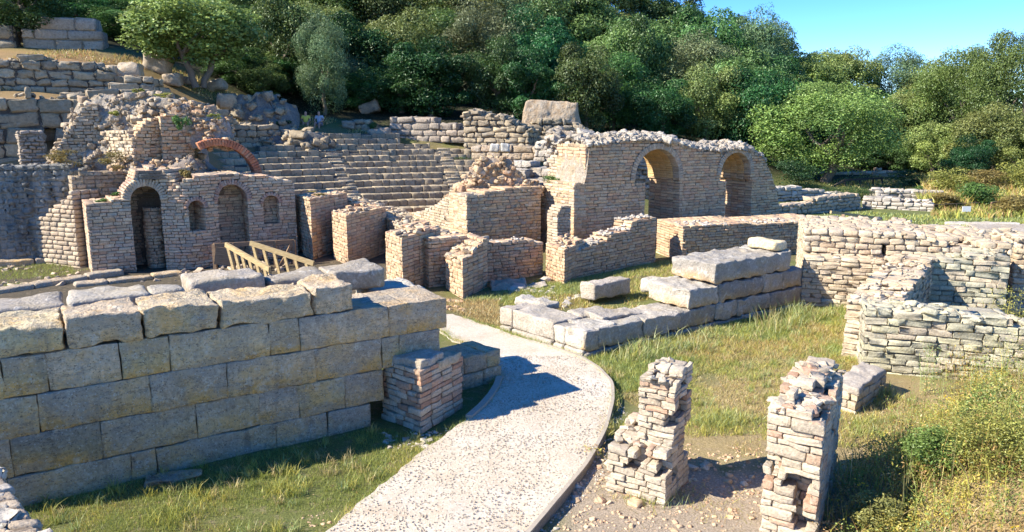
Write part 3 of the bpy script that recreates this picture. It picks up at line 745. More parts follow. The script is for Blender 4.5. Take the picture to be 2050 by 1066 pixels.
# P1..P4: A = far-left foot of lit face, B = near corner, Cb = far-right foot of shaded face
buttress('tallest of the row of brick buttresses, beside the timber ramp and the curved niche wall', (596, 507), (627, 522), (700, 498), 398, pal='pink')
buttress('second brick buttress from the ramp, with a ragged top, just behind the block wall', (668, 520), (697, 533), (775, 505), 430)
buttress('broad brick buttress rising behind the rounded boulder on the block wall', (774, 572), (807, 590), (884, 560), 473, hb=.085)
buttress('smallest square buttress with rubble slumped on its back, nearest the orange grass', (892, 580), (927, 598), (977, 574), 524, hb=.10, slope=.25, rub=70)
buttress('short brick buttress in the middle of the low wall, lit on its left face', (1092, 555), (1129, 570), (1172, 548), 497, hb=.09, rub=20)
# long rubble-topped wall behind the first buttresses
p = Path([D(600, 480, 26.3), D(768, 480, 25.2), D(800, 480, 23.3), D(850, 480, 21.8), D(935, 480, 20.6)]); tf = p.top([(600, 392), (640, 398), (700, 402), (745, 420), (775, 438), (800, 455), (850, 470), (900, 480), (935, 482)])
mb = MB(); masonry(mb, p, p.L, .9, tf, -.3, .10, (.16, .36), 'warm'); rubtop(mb, p, p.L, .9, tf, 260, .17, 'warm', lift=.02)
tag(mb.build('ruined_wall', M_brickwall), 'ruined wall descending to the right behind the row of buttresses, its top heaped with rubble', 'wall')
# low front wall, left of the middle buttress
p = Path([G(880, 575), G(1106, 549)]); tf = p.top([(880, 478), (925, 474), (975, 480), (985, 488), (1050, 478), (1090, 488)])
mb = MB(); masonry(mb, p, p.L, .5, tf, -.3, .09, (.16, .36), 'pink', u0=-.3); rubtop(mb, p, p.L, .5, tf, 50, .12, 'pale')
tag(mb.build('brick_wall', M_brickwall), 'low shaded brick wall between the smallest buttress and the middle buttress', 'wall')
p = Path([G(1150, 559), G(1316, 523)]); tf = p.top([(1165, 500), (1185, 492), (1212, 482), (1225, 468), (1262, 460), (1266, 442), (1290, 437), (1316, 433)])
mb = MB(); masonry(mb, p, p.L, .65, tf, -.3, .09, (.16, .36), 'pink', u0=-.1); rubtop(mb, p, p.L, .65, tf, 110, .15, 'pale', lift=.02)
tag(mb.build('brick_wall', M_brickwall), 'brick wall with a stepped broken top right of the middle buttress', 'wall')
# long low wall with sunlit end
A_, B_ = G(1313, 505), G(1364, 526); e = np.array([.925, .38])
p = Path([B_[:2], B_[:2] + e * 6.3], w=(A_ - B_)[:2]); zt = ZAT(B_[1], 453); zr = zt - .12
ttop = lambda u, d: zt + (zr - zt) * np.asarray(u) / 6
p2 = Path([B_[:2], B_[:2] + e * 7.2], w=(A_ - B_)[:2])
mb = MB(); L_ = p2.uz(1655, 470)[0]; masonry(mb, p2, L_, np.linalg.norm((A_ - B_)[:2]), ttop, -.3, .085, (.14, .30), 'pink', band=.35); rubtop(mb, p2, L_, 1.0, ttop, 150, .14, 'pale')
tag(mb.build('brick_wall', M_brickwall), 'long low brick wall with a sunlit left end in front of the double-arched wall', 'wall')

# box-shaped pier with lit side wall and rubble mound
dA = np.array([.86, .51]); dB = np.array([-.5, .866])
c0 = D(935, 500, 24.0)[:2]
zt = ZAT(24.0, 389); p = Path([c0, c0 + dA * 4]); L_ = p.uz(1084, 400)[0]
tfb = p.top([(930, 391), (948, 389), (1000, 384), (1012, 378), (1086, 374)])
mb = MB(); masonry(mb, p, L_, 1.3, tfb, .0, .095, (.18, .38), 'pink'); masonry_path = p
tag(mb.build('brick_pier', M_brickwall), 'big square brick pier, shaded in front, under the mound of rubble', 'pier')
p = Path([c0 + dB * 6.6, c0 + dB * .03]); tf = p.top([(800, 430), (840, 425), (870, 412), (893, 395), (905, 388), (935, 388)])
mb = MB(); masonry(mb, p, p.L, .6, tf, 0, .095, (.18, .36), 'warm', u0=0)
rubtop(mb, p, p.L, .6, tf, 40, .14, 'warm')
tag(mb.build('brick_wall', M_lime), 'sunlit cream brick wall stepping down to the left from the big square pier', 'wall')
# mound of rubble on the pier
def blobwall(name, label, prof, Y, zb, thick, mat, col, amp=.25, seed=0, cat='ruin', step=.09, sc=1.6, rk=0, rsz=.16, rpal='warm', base_px=None, kd=.35):
    """mass of rubble concrete: a lumpy solid under a traced outline, with stones bedded in it"""
    P_ = np.array([D(x, y, Y)[[0, 2]] for x, y in prof]); P_ = P_[np.argsort(P_[:, 0])]
    xs_ = np.arange(P_[0, 0], P_[-1, 0] + step, step); zt_ = np.interp(xs_, P_[:, 0], P_[:, 1]); nv = 22; nh = 8
    mb = MB(); t_ = np.linspace(0, 1, nv)
    ring = []
    for k in range(nv): ring.append((0., t_[k], 0))
    X = []; 
    hgt = zt_ - zb
    secs = []
    for i, x in enumerate(xs_):
        s_ = []
        ed = min(1, (min(i, len(xs_) - 1 - i) + .6) / 6) ** .5
        for k in range(nv): f = t_[k]; s_.append((x, Y - (1 - f ** 2.2) * kd * ed, zb + hgt[i] * f))
        for k in range(1, nh + 1): f = k / nh; s_.append((x, Y + thick * f * ed, zb + hgt[i] * (1 - .12 * f)))
        for k in range(1, 6): s_.append((x, Y + thick * ed, zb + hgt[i] * .88 * (1 - k / 5)))
        secs.append(s_)
    V = np.array(secs); nv2 = V.shape[1]
    dn = np.stack([fbm(V * sc + seed, 1), fbm(V * sc + seed + 9, 4), fbm(V * sc + seed + 5, 7)], -1) - .5
    dn2 = np.stack([vnoise(V * 7 + seed, 1), vnoise(V * 7 + seed, 4), vnoise(V * 7 + seed, 7)], -1) - .5
    V = V + dn * amp * 2 + dn2 * amp * .45
    idx = np.arange(len(xs_) * nv2).reshape(len(xs_), nv2)
    cc = np.asarray(col) * (1 + (fbm(V * 2, 3)[..., None] - .5) * .5)
    mb.add(V.reshape(-1, 3), np.stack([idx[:-1, :-1], idx[1:, :-1], idx[1:, 1:], idx[:-1, 1:]], -1).reshape(-1, 4), cc.reshape(-1, 3))
    for r_ in (0, len(xs_) - 1):
        cen_ = V[r_].mean(0); vv = np.concatenate([V[r_], [cen_]]); q_ = [[k, k + 1, nv2, nv2] if r_ else [k + 1, k, nv2, nv2] for k in range(nv2 - 1)]; mb.add(vv, q_, col)
    if rk:
        Vf = V[:, :nv + nh].reshape(-1, 3); k = RG.integers(0, len(Vf), rk); rocks(mb, Vf[k] + RG.normal(size=(rk, 3)) * .05, rsz, rpal, flat=.7)
    o = mb.build(name, mat)
    if label: tag(o, label, cat)
    return o
blobwall('rubble_mound', 'conical mound of rubble concrete heaped on the big square pier', [(893, 400), (915, 385), (930, 362), (945, 335), (958, 322), (985, 318), (1020, 323), (1035, 345), (1050, 362), (1078, 374)], 25.75, 1.7, 1.2, M_rubble, (.46, .36, .27), .13, 3, 'rubble mound', kd=.08, rk=420, rsz=.15, rpal='pink')

# big double-arched wall
c1 = D(1148, 480, 24.5)[:2]; p = Path([c1, c1 + dA * 11], w=dB); TH = 1.7
tfa = p.top([(1147, 366), (1170, 364), (1172.5, 292), (1210, 290), (1250, 284), (1290, 280), (1350, 285), (1395, 300), (1440, 303), (1480, 298), (1505, 300), (1530, 318), (1545, 350), (1556, 385), (1562, 430)])
def hole(px0, px1, pyc, pyb, depth=None, ring=.2, path=None, z0=None):
    pp = path or p; u0_, _ = pp.uz(px0, (pyc + pyb) / 2); u1_, _ = pp.uz(px1, (pyc + pyb) / 2); zc = pp.uz((px0 + px1) / 2, pyc)[1]; zb_ = pp.uz((px0 + px1) / 2, pyb)[1] if z0 is None else z0
    r_ = (u1_ - u0_) / 2
    return dict(u0=u0_, u1=u1_, zs=zc - r_, z0=zb_, depth=depth, ring=ring)
H1 = hole(1272, 1360, 299, 362); H2 = hole(1444, 1503, 306, 362)
Hs = []
for H, (a, b_) in ((H1, (1292, 1360)), (H2, (1453, 1503))):
    Hs.append(H); Hs.append(dict(u0=p.uz(a, 400)[0], u1=p.uz(b_, 400)[0], z0=.3, zs=H['z0'], arch=False, depth=None))
T = thing('arched_wall', 'long pinkish brick wall pierced by two round arches, tallest in the middle of the ruins', 'wall')
mb = MB(); LW = p.uz(1560, 430)[0]
masonry(mb, p, LW, TH, lambda u, d: tfa(u) + 0 * d, .0, .10, (.18, .40), 'pink', holes=Hs, band=.34)
mb.build('masonry', M_brickwall, T)
for H in (H1, H2):
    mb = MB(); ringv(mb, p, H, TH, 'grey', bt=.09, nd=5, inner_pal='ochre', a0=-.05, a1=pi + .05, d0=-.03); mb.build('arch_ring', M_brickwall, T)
mb = MB(); us_ = RG.uniform(p.uz(1172, 295)[0], p.uz(1535, 320)[0], 2400); ds_ = RG.uniform(-.05, TH + .1, 2400)
zz = np.array([float(tfa(a)) for a in us_]); rocks(mb, p.map(np.stack([us_, ds_, zz + .02 + .22 * np.sin(np.clip(ds_ / TH, 0, 1) * pi)], -1)), .115, 'pale', flat=.7, spread=.4)
V_ = np.array([[u, d, float(tfa(u)) - .06 + .25 * sin(pi * min(1, max(0, d / TH))) * (1 if .3 < u < LW - .5 else 0)] for u in np.linspace(.2, LW - .3, 90) for d in np.linspace(0, TH, 12)])
idx = np.arange(90 * 12).reshape(90, 12); mb.add(p.map(V_) + RG.normal(size=(1080, 3)) * .03, np.stack([idx[:-1, :-1], idx[1:, :-1], idx[1:, 1:], idx[:-1, 1:]], -1).reshape(-1, 4), (.40, .34, .27))
mb.build('rubble_top', M_rubble, T)
# its rugged left end, and the low foot wall in front
blobwall('broken_wall_core', 'craggy torn end of rubble core on top of the arched wall', [(1098, 268), (1110, 258), (1140, 262), (1165, 272), (1200, 280), (1215, 290)], 27.2, 2.6, 1.2, M_rubble, (.48, .40, .32), .16, 11, 'ruin', rk=160, rsz=.2, rpal='pale')
pl = Path([c1 + dB * 2.5, c1 + dB * .02]); tfl = pl.top([(1080, 366), (1149, 366)])
mb = MB(); masonry(mb, pl, pl.L, .5, tfl, 0, .095, (.18, .36), 'warm', u0=0)
tag(mb.build('brick_wall', M_lime), 'sunlit return wall at the left foot of the double-arched wall', 'wall')
pl = Path([c1 + dA * .62 + dB * 2.6, c1 + dA * .62 + dB * .05]); tfl = pl.top([(1100, 315), (1120, 300), (1172, 292)])
mb = MB(); masonry(mb, pl, pl.L, .5, tfl, 1.8, .10, (.18, .36), 'warm', u0=0); rubtop(mb, pl, pl.L, .5, tfl, 60, .2, 'pink')
tag(mb.build('broken_wall_end', M_lime), 'upper sunlit end of the arched wall with brick courses torn away', 'wall')
cc = D(1115, 470, 23.6)[:2]; p3 = Path([cc, cc + dA * 1.2], w=dB); tf3 = p3.top([(1110, 440), (1125, 412), (1160, 412)])
W('brick_wall', 'narrow broken stub wall in the shaded angle left of the arched wall', 'wall', p3, .55, .6, lambda u, d: tf3(u), **dict(base=0, h=.095, blen=(.15, .3), pal='grey'))

#%%PART3
# ------------------------------------------------------------------ stage wall with niches
eS = np.array([.842, .539]); nS = np.array([-.539, .842]); S0 = G(185, 553)[:2]
LS = 7.0
uu = np.linspace(0, LS, 80); base_pts = []
PS0 = Path([S0, S0 + eS * LS])
ua, ub = PS0.uz(318, 470)[0], PS0.uz(455, 470)[0]
for u in uu:
    k = np.clip((u - ua) / (ub - ua), 0, 1); base_pts.append(S0 + eS * u - nS * .42 * sin(pi * k))
PS = Path(base_pts)
tS = PS.top([(185, 409), (200, 408), (230, 400), (243, 396), (249, 386), (262, 372), (269, 345), (300, 337), (338, 346), (352, 365), (372, 360), (395, 353), (440, 350), (520, 350), (562, 358), (590, 365)])
uR = PS.uz(591, 400)[0]
Hd = hole(268, 327, 373, 560, 1.25, .22, PS, z0=-.4); Hn1 = hole(378, 410, 402, 460, .8, .12, PS); Hn2 = hole(439, 497, 370, 505, .75, .16, PS, z0=.1); Hn3 = hole(528, 559, 392, 446, .4, .11, PS)
T = thing('stage_wall', 'curved brick stage wall with a tall dark doorway and three round-headed niches', 'wall')
mb = MB(); masonry(mb, PS, uR, 1.6, lambda u, d: tS(u) + 0 * d, -.4, .088, (.15, .34), 'pinkw', holes=[Hd, Hn1, Hn2, Hn3], band=.32)
mb.build('masonry', M_brickwall, T)
for H, pal, a0 in ((Hd, 'grey', .0), (Hn1, 'brickp', 0.), (Hn2, 'brickp', 0.), (Hn3, 'brickp', 0.)):
    mb = MB(); ringv(mb, PS, H, 1.6, pal, inner_pal='brickp', bt=.075, nd=3, a0=a0 - .03, a1=pi + .03, d0=-.02); mb.build('arch_ring', M_brickwall, T)
# round brick shaft seen inside the doorway
ud = PS.uz(312, 470)[0]; cst = PS.xy(ud, .75)
th = np.linspace(-pi * .98, pi * .98, 40)
pcy = Path([cst + .28 * np.array([-sin(t_), -cos(t_)]) * 1.0 for t_ in -th], w=None)
mb = MB(); masonry(mb, pcy, pcy.L, .12, lambda u, d: 1.75 + 0 * np.asarray(u), -.4, .1, (.16, .26), 'pinkw', band=.2)
mb.build('doorway_shaft', M_brickwall, T)
# set-back upper wall left of the doorway
p = Path([D(150, 430, 22.3), D(302, 430, 23.6)]); tf = p.top([(150, 352), (180, 345), (240, 345), (300, 338)])
W('ruined_wall', 'pale lichened wall set back behind the left pier of the stage wall', 'wall', p, p.L, .6, lambda u, d: tf(u), M_rubble, base=0, h=.12, blen=(.18, .4), pal='grey', mort=(.36, .34, .30), rough=.12)
# upper ruin: rubble cores and faced panels
blobwall('rubble_ruin', 'tall mound-like ruin of rubble concrete rising behind the stage wall, tufted with dry plants', [(112, 300), (118, 285), (135, 262), (150, 238), (165, 206), (190, 194), (215, 189), (260, 190), (300, 192), (340, 199), (372, 207), (385, 240), (392, 290)], 25.4, 2.6, 1.4, M_rubble, (.40, .35, .29), .22, 5, 'ruin', rk=800, rsz=.15, rpal='grey', kd=.7)
blobwall('rubble_ruin', 'overhanging lump of rubble above the broken red brick arch', [(345, 215), (372, 207), (400, 214), (430, 228), (446, 250), (456, 276)], 24.7, ZAT(24.7, 296), .8, M_rubble, (.38, .30, .25), .12, 8, 'ruin', rk=260, rsz=.13, rpal='pink')
blobwall('rubble_bank', 'slumped rubble ledge with dry weeds on top of the stage wall', [(225, 338), (260, 318), (300, 322), (340, 332), (380, 318), (396, 330), (402, 348)], 23.5, 2.3, 1.0, M_rubble, (.34, .28, .23), .14, 15, 'ruin', rk=260, rsz=.13, rpal='pink')
for (x0, Y0, x1, Y1, tops, pal, lab) in [(112, 24.3, 208, 24.9, [(112, 300), (120, 285), (140, 255), (165, 215), (208, 205)], 'grey', 'grey coursed stone face on the left side of the rubble ruin'),
        (209, 24.9, 268, 23.4, [(209, 262), (232, 258), (250, 262), (268, 285)], 'warm', 'sunlit cream panel of brick facing in the middle of the rubble ruin'),
        (269, 23.4, 326, 24.0, [(269, 276), (290, 245), (326, 228)], 'pink', 'shaded brick facing right of the sunlit cream panel on the rubble ruin'),
        (328, 23.8, 392, 24.4, [(328, 235), (335, 226), (372, 228), (392, 260)], 'pink', 'brownish brick facing beside the left foot of the broken red brick arch')]:
    p = Path([D(x0, 330, Y0), D(x1, 330, Y1)]); tf = p.top(tops)
    W('facing_wall', lab, 'wall', p, p.L, .7, lambda u, d: tf(u), M_lime if pal == 'warm' else M_brickwall, base=2.4, h=.10, blen=(.14, .32), pal=pal, rough=.14, jit=.02, rot=.04)
# broken brick arch
p = Path([D(380, 350, 23.5), D(530, 350, 24.6)]); uc_, zc_ = p.uz(441, 362); r_ = p.uz(512, 355)[0] - uc_
mb = MB(); ringv(mb, p, dict(u0=uc_ - r_, u1=uc_ + r_, depth=.7, ring=.23), .7, 'brick', bt=.085, nd=2, a0=.10, a1=2.05, d0=0, zs=zc_, uc=uc_)
tag(mb.build('brick_arch', M_brickwall), 'broken segmental arch of red bricks standing on the stage wall, theatre seats seen beneath it', 'arch')
blobwall('fallen_stone_slope', 'grey rubble slope seen through the broken red brick arch', [(384, 300), (396, 312), (420, 335), (450, 350), (520, 352)], 25.2, 2.0, .6, M_dark, (.25, .24, .22), .1, 19, 'ruin', rk=60, rsz=.2, rpal='grey')
# far left plastered wall and its stepped buttress
p = Path([D(-60, 430, 22.0), D(0, 430, 22.3), D(175, 430, 22.9)]); tf = p.top([(-60, 338), (0, 336), (40, 330), (60, 332), (100, 334), (140, 340), (175, 346)])
W('plastered_wall', 'tall grey plaster-streaked wall at the left edge behind the stepped stone buttress', 'wall', p, p.L, 1.0, lambda u, d: tf(u) + (vnoise(np.stack([np.asarray(u, float) * 4, 0 * np.asarray(u, float) + d, 0 * np.asarray(u, float)], -1), 3) - .5) * .15, M_plaster, base=-.2, h=.15, blen=(.12, .35), pal='grey', mort=(.3, .29, .27), rough=.3, rnd=.5, gap=.006, jit=.006, rot=.08, hv=.3)
p = Path([G(70, 528), G(160, 538)]); tf = p.top([(70, 434), (90, 432), (93, 424), (103, 420), (106, 410), (118, 408), (122, 398), (133, 396), (138, 384), (160, 372)])
W('stone_buttress', 'stair-topped buttress of rounded grey stones against the plastered wall', 'buttress', p, p.L, .9, lambda u, d: tf(u), M_lime, base=-.2, h=.14, blen=(.22, .5), pal='grey', rough=.10, rnd=.6, rot=.03, n=2)
p = Path([G(-40, 520), G(40, 512)]); W('stone_wall', 'low mossy coursed wall stump at the far left edge under the plastered wall', 'wall', p, p.L, .6, lambda u, d: 1.6 + 0 * np.asarray(u), M_lime, base=-.2, h=.16, blen=(.3, .6), pal='grey', rnd=.6)
for (A_, B_, z_, lab) in [((-20, 592), (182, 562), .14, 'long row of worn kerb slabs in front of the left stage ruins'), ((150, 577), (330, 556), .10, 'short row of flat slabs below the tall dark doorway'), ((-20, 540), (90, 530), .2, 'low ledge of grey slabs on the grass under the plastered wall')]:
    p = Path([G(*A_), G(*B_)]); mb = MB(); u = 0
    while u < p.L: e = u + RG.uniform(.8, 1.5); block(mb, p, u + .01, e - .01, RG.uniform(-.03, .03), .42, -.1, z_ + RG.uniform(-.03, .03), pick('grey', 1)[0], r=.05, amp=.03, res=.09); u = e
    tag(mb.build('slab_row', M_ashlar), lab, 'slabs')

# ------------------------------------------------------------------ timber ramp
def beam(mb, a, b_, wy, wz, col=(.5, .5, .5)):
    a = np.array(a, float); b_ = np.array(b_, float); d = b_ - a; L = np.linalg.norm(d); d /= L
    s_ = np.cross(d, [0, 0, 1]); s_ /= max(1e-6, np.linalg.norm(s_)) if np.linalg.norm(s_) > 1e-3 else 1
    if np.linalg.norm(s_) < .5: s_ = np.array([1., 0, 0])
    t_ = np.cross(s_, d); v = []
    for k in (0, 1):
        for (x, y) in ((-1, -1), (1, -1), (1, 1), (-1, 1)): v.append(a + d * L * k + s_ * x * wy / 2 + t_ * y * wz / 2)
    mb.add(v, [[3, 2, 1, 0], [4, 5, 6, 7], [0, 1, 5, 4], [1, 2, 6, 5], [2, 3, 7, 6], [3, 0, 4, 7]], col, False)
T = thing('timber_ramp', 'yellow timber walkway railing sloping down below the curved niche wall', 'railing')
A1, A2 = D(452, 490, 20.4), D(540, 540, 19.2); B1, B2 = D(501, 487, 20.9), D(628, 528, 20.4)
def lp(a, b_, t_): return a + (b_ - a) * t_
for (a, b_, nn) in ((A1, A2, 6), (B1, B2, 6)):
    mb = MB(); beam(mb, a, b_, .07, .13); mb.build('handrail', M_wood, T)
    for k in range(nn):
        t_ = (k + .25) / nn; q_ = lp(a, b_, t_); mb = MB(); beam(mb, q_, q_ + np.array([.22, -.1, -.95]), .05, .085); mb.build('baluster', M_wood, T)
    mb = MB(); beam(mb, a + np.array([.2, -.05, -.9]), b_ + np.array([.2, -.05, -.9]), .06, .12); mb.build('lower_rail', M_wood, T)
T2 = thing('timber_fence', 'brown timber fence panel behind the sloping yellow railing', 'fence')
C1, C2 = D(428, 492, 21.0), D(588, 484, 22.4)
mb = MB(); beam(mb, C1, C2, .06, .12); mb.build('top_rail', M_greywood, T2)
mb = MB(); beam(mb, C1 - [0, 0, .8], C2 - [0, 0, .8], .06, .10); mb.build('lower_rail', M_greywood, T2)
for t_ in (0, .22, .5, .75, 1): q_ = lp(C1, C2, t_); mb = MB(); beam(mb, q_ - [0, 0, 1.1], q_ + [0, 0, .04], .09, .09); mb.build('post', M_greywood, T2)
mb = MB(); beam(mb, lp(C1, C2, .80) - [0, 0, .75], lp(C1, C2, .99), .05, .09); mb.build('brace', M_greywood, T2)
mb = MB(); beam(mb, D(430, 512, 20.9), D(470, 516, 21.1), .04, .5); mb.build('board', M_greywood, T2)

# ------------------------------------------------------------------ the cavea
T = thing('theatre_seating', 'sweeping tiers of dark stone theatre seats climbing the slope between the ruins and the forest', 'seating')
NR = 13
th_st = [ang_at(735, 2), ang_at(905, 5)]; th_st[0] = (ang_at(735, 2) + ang_at(640, 8)) / 2
for i in range(NR):
    R = CR + i * CT; pr = 905 if i < 3 else 952 if i < 10 else (860 if i == 10 else 800)
    pl_ = 360 if i < 10 else (520 if i == 10 else 600)
    t0, t1 = ang_at(pl_, i), ang_at(pr, i); th = np.linspace(t0, t1, 60)
    ps = Path([(CX + R * cos(a), CY + R * sin(a)) for a in th]); zt = CZ + i * CHH
    cen, half, rt, cl = [], [], [], []; u = 0
    us = [R * (t0 - a) for a in th_st]
    while u < ps.L:
        l = RG.uniform(.34, .62); l = min(l, ps.L - u + .05); dz = RG.normal() * .008 - (RG.uniform(.05, .2) if RG.random() < (.03 if i < 8 else .16) else 0)
        st = any(abs(u + l / 2 - q_) < .42 for q_ in us)
        if st: dz -= .15
        cen.append([u + l / 2, CT * .58 + RG.normal() * .012, zt - CHH * .5 + dz / 2 - .02]); half.append([l / 2 - .008, CT * .60, CHH * .5 + .02 + dz / 2]); rt.append(RG.normal(size=3) * [.01, .01, .015])
        cl.append(pick('dark', 1)[0] * (1.2 if st else 1)); u += l
    mb = MB(); stones(mb, cen, half, rt, cl, .16, .045, 2, ps.map, .012, 4)
    if i == 0: pass
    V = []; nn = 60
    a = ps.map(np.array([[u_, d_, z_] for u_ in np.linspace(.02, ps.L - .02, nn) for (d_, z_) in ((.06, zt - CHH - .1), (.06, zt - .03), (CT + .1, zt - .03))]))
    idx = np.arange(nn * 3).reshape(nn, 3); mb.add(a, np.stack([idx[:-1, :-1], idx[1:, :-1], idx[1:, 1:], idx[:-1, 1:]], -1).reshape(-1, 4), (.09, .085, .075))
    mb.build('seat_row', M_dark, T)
for k, a in enumerate(th_st):
    mb = MB()
    for i in range(0, 10):
        for h_ in (0, 1):
            R = CR + i * CT + h_ * CT / 2 - .02; z_ = CZ + i * CHH - CHH * (.5 if h_ == 0 else 0) ; xx = np.array([CX + (R + .17) * cos(a), CY + (R + .17) * sin(a), z_ - .10 + .02])
            stones(mb, [xx], [[.36, .17, .12]], [[0, 0, a - pi / 2 + pi]], pick('dark', 1) * 1.5, .2, .08, 1)
    mb.build('stairway', M_rubble, T)

def bigwall(name, label, cat, x0, Y0, x1, Y1, tops, ybase, pal='dark', h=.5, blen=(.7, 1.4), thick=1.2, mat=None, zbase=None, holes=None, rough=.08, hv=.25, rub=0, rnd=.45, band=.6, n=2, rsz=.35, rot=.03):
    p = Path([D(x0, ybase, Y0), D(x1, ybase, Y1)]); tf = p.top(tops); mb = MB(); zb_ = p.uz((x0 + x1) / 2, ybase)[1] - .3
    masonry(mb, p, p.L, thick, lambda u, d: tf(u), zb_, h, blen, pal, band=band, n=n, rough=rough, rnd=rnd, rot=rot, jit=.05, hv=hv, mort=(.10, .09, .08) if pal == 'dark' else (.3, .27, .22), gap=.03, disp=.05, holes=[hole(*a, path=p) for a in (holes or [])])
    if rub: rubtop(mb, p, p.L, thick, lambda u, d: float(tf(u)), rub, rsz, pal)
    return tag(mb.build(name, mat or M_dark), label, cat)
bigwall('retaining_wall', 'high retaining wall of huge irregular grey boulders in shade behind the left ruins', 'wall', -90, 27.5, 335, 31.5, [(-90, 190), (0, 190), (60, 186), (100, 196), (170, 190), (240, 180), (335, 192)], 352, h=.52, blen=(.6, 1.5), holes=[(97, 113, 268, 335, .8, .05)], rub=14, rsz=.4, rough=.12, rnd=.35, rot=.05)
bigwall('brick_pier', 'narrow shaded brick pier beside the black gap in the boulder retaining wall', 'pier', 44, 27.3, 96, 27.8, [(44, 262), (96, 262)], 345, 'darkp', .11, (.18, .36), .6, M_brickwall, band=.3, n=1)
bigwall('terrace_wall', 'second terrace of rounded grey boulders above the high retaining wall', 'wall', -90, 33, 235, 35.5, [(-90, 122), (0, 118), (60, 110), (120, 122), (180, 132), (235, 140)], 200, h=.36, blen=(.4, 1.0), rub=40, rsz=.4, rnd=.5, rough=.16, rot=.07)
bigwall('terrace_wall', 'course of squared grey blocks under the pale boulders left of the leaning slope', 'wall', 120, 31.5, 312, 33.0, [(120, 176), (225, 176), (240, 160), (265, 157), (312, 158)], 205, 'dark', .34, (.8, 1.6), 1.0)
bigwall('block_wall', 'upper wall of large squared grey blocks under the trees at the top left', 'wall', 45, 45, 207, 46, [(45, 62), (75, 48), (98, 40), (130, 38), (205, 52)], 92, 'darkp', .62, (1.2, 2.2), 1.2, rnd=.4)
bigwall('boulder_wall', 'shaded clump of boulders cut by the left edge below the trees', 'wall', -60, 44, 28, 44.5, [(-60, 52), (28, 58)], 88, 'dark', .7, (.9, 1.6), 1.2, rnd=.8, rough=.12)
bigwall('broken_tier', 'long broken tier of grey stones stepping down behind the crest of the rubble ruin', 'wall', 305, 36.5, 470, 39.5, [(305, 196), (350, 200), (400, 208), (440, 216), (470, 232)], 262, 'dark', .32, (.4, 1.0), 1.4, rub=50, rsz=.35, rnd=.4, rough=.15, rot=.06)
bigwall('broken_tier', 'lower broken tier of grey stones joining the rock outcrop to the theatre seats', 'wall', 440, 39.5, 600, 42.5, [(440, 238), (500, 250), (560, 256), (600, 266)], 300, 'dark', .32, (.4, 1.0), 1.6, rub=50, rsz=.35, rnd=.4, rough=.15, rot=.06)
bigwall('broken_tier', 'grey ledge of stones under the orange slope above the boulder terraces', 'wall', 225, 38, 345, 42, [(225, 150), (300, 158), (345, 172)], 205, 'dark', .34, (.5, 1.2), 1.2, rub=26, rsz=.4, rnd=.4, rough=.15, rot=.06)
for i_, (x, y, Y, s_, lab) in enumerate([(190, 138, 33, 1.15, 'biggest pale boulder in the row above the squared blocks on the left slope'), (222, 140, 33.3, .9, 'round boulder second from the right in the pale row on the left slope'), (262, 143, 33.6, 1.5, 'long flat boulder at the right of the pale row on the left slope'), (140, 140, 33, .9, 'small grey boulder left of the pale row on the left slope'), (345, 160, 40, 1.3, 'squarish boulder half way up the orange slope below the fig-like tree'), (318, 128, 44, 1.9, 'orange-stained boulder at the foot of the round green tree'), (432, 172, 42, 1.3, 'upright squared boulder right of the orange slope'), (378, 163, 43, .9, 'small dark boulder just below the twin trunks of the round green tree'), (760, 272, 45, 1.5, 'rounded grey boulder left of the two-tier block wall above the seats'), (697, 250, 45, .9, 'small pale boulder just right of the two seated people'), (740, 215, 47, 1.6, 'pointed bluish boulder standing at the forest edge above the seats')]):
    s_ *= .8; Y = HIT(x, y + s_ * 1500 / Y * .3, 28) or Y; mb = MB(); g = D(x, y, Y); pp = Path([g[:2] - [s_ / 2, 0], g[:2] + [s_ / 2, 0]]); block(mb, pp, 0, s_, -s_ * .4, s_ * .4, g[2] - s_ * .35, g[2] + s_ * .32, pick('grey', 1)[0] * (.8 if i_ > 3 else 1), r=s_ * .28, amp=s_ * .16, res=s_ / 14, sc=1.8 / s_, rot=(0, RG.normal() * .1, 0))
    tag(mb.build('boulder', M_ashlar if i_ < 4 else M_dark), lab, 'boulder')
blobwall('rock_outcrop', 'rough grey rock outcrop left of the two seated people', [(448, 262), (455, 200), (478, 190), (500, 205), (520, 183), (543, 186), (548, 206), (572, 204), (588, 222), (594, 268)], 44, 2.6, 2.0, M_dark, (.21, .20, .18), .35, 31, 'rock', rk=120, rsz=.35, rpal='dark', sc=1.0, kd=.8, step=.15)
blobwall('rock_outcrop', 'low tumbled rocks under the brick arch end left of the top seat rows', [(440, 300), (452, 262), (475, 252), (520, 262), (560, 268), (600, 262), (640, 272), (660, 292)], 41.5, 1.8, 2.0, M_dark, (.19, .18, .165), .3, 33, 'rock', rk=220, rsz=.4, rpal='dark', sc=1.2, kd=.5, step=.15)
bigwall('broken_wall', 'broken row of big blocks on which two people sit above the theatre seats', 'wall', 596, 46, 690, 46, [(596, 256), (622, 254), (630, 262), (640, 252), (690, 252)], 290, 'dark', .45, (.8, 1.6), .9, rub=10, rsz=.5, rnd=.6)
bigwall('broken_wall', 'crumbled wall of dark rubble between the seated people and the rounded boulder', 'wall', 690, 46.2, 765, 46.2, [(690, 252), (705, 240), (740, 244), (765, 262)], 290, 'dark', .3, (.4, .8), .9, rub=40, rsz=.3, rnd=.5, rough=.16, rot=.1)
bigwall('block_wall', 'two-tier wall of squared grey blocks above the right half of the theatre seats', 'wall', 780, 46, 936, 45, [(780, 237), (870, 240), (876, 249), (905, 250), (936, 262)], 276, 'darkp', .34, (.6, 1.1), 1.4, rub=14, rsz=.4)
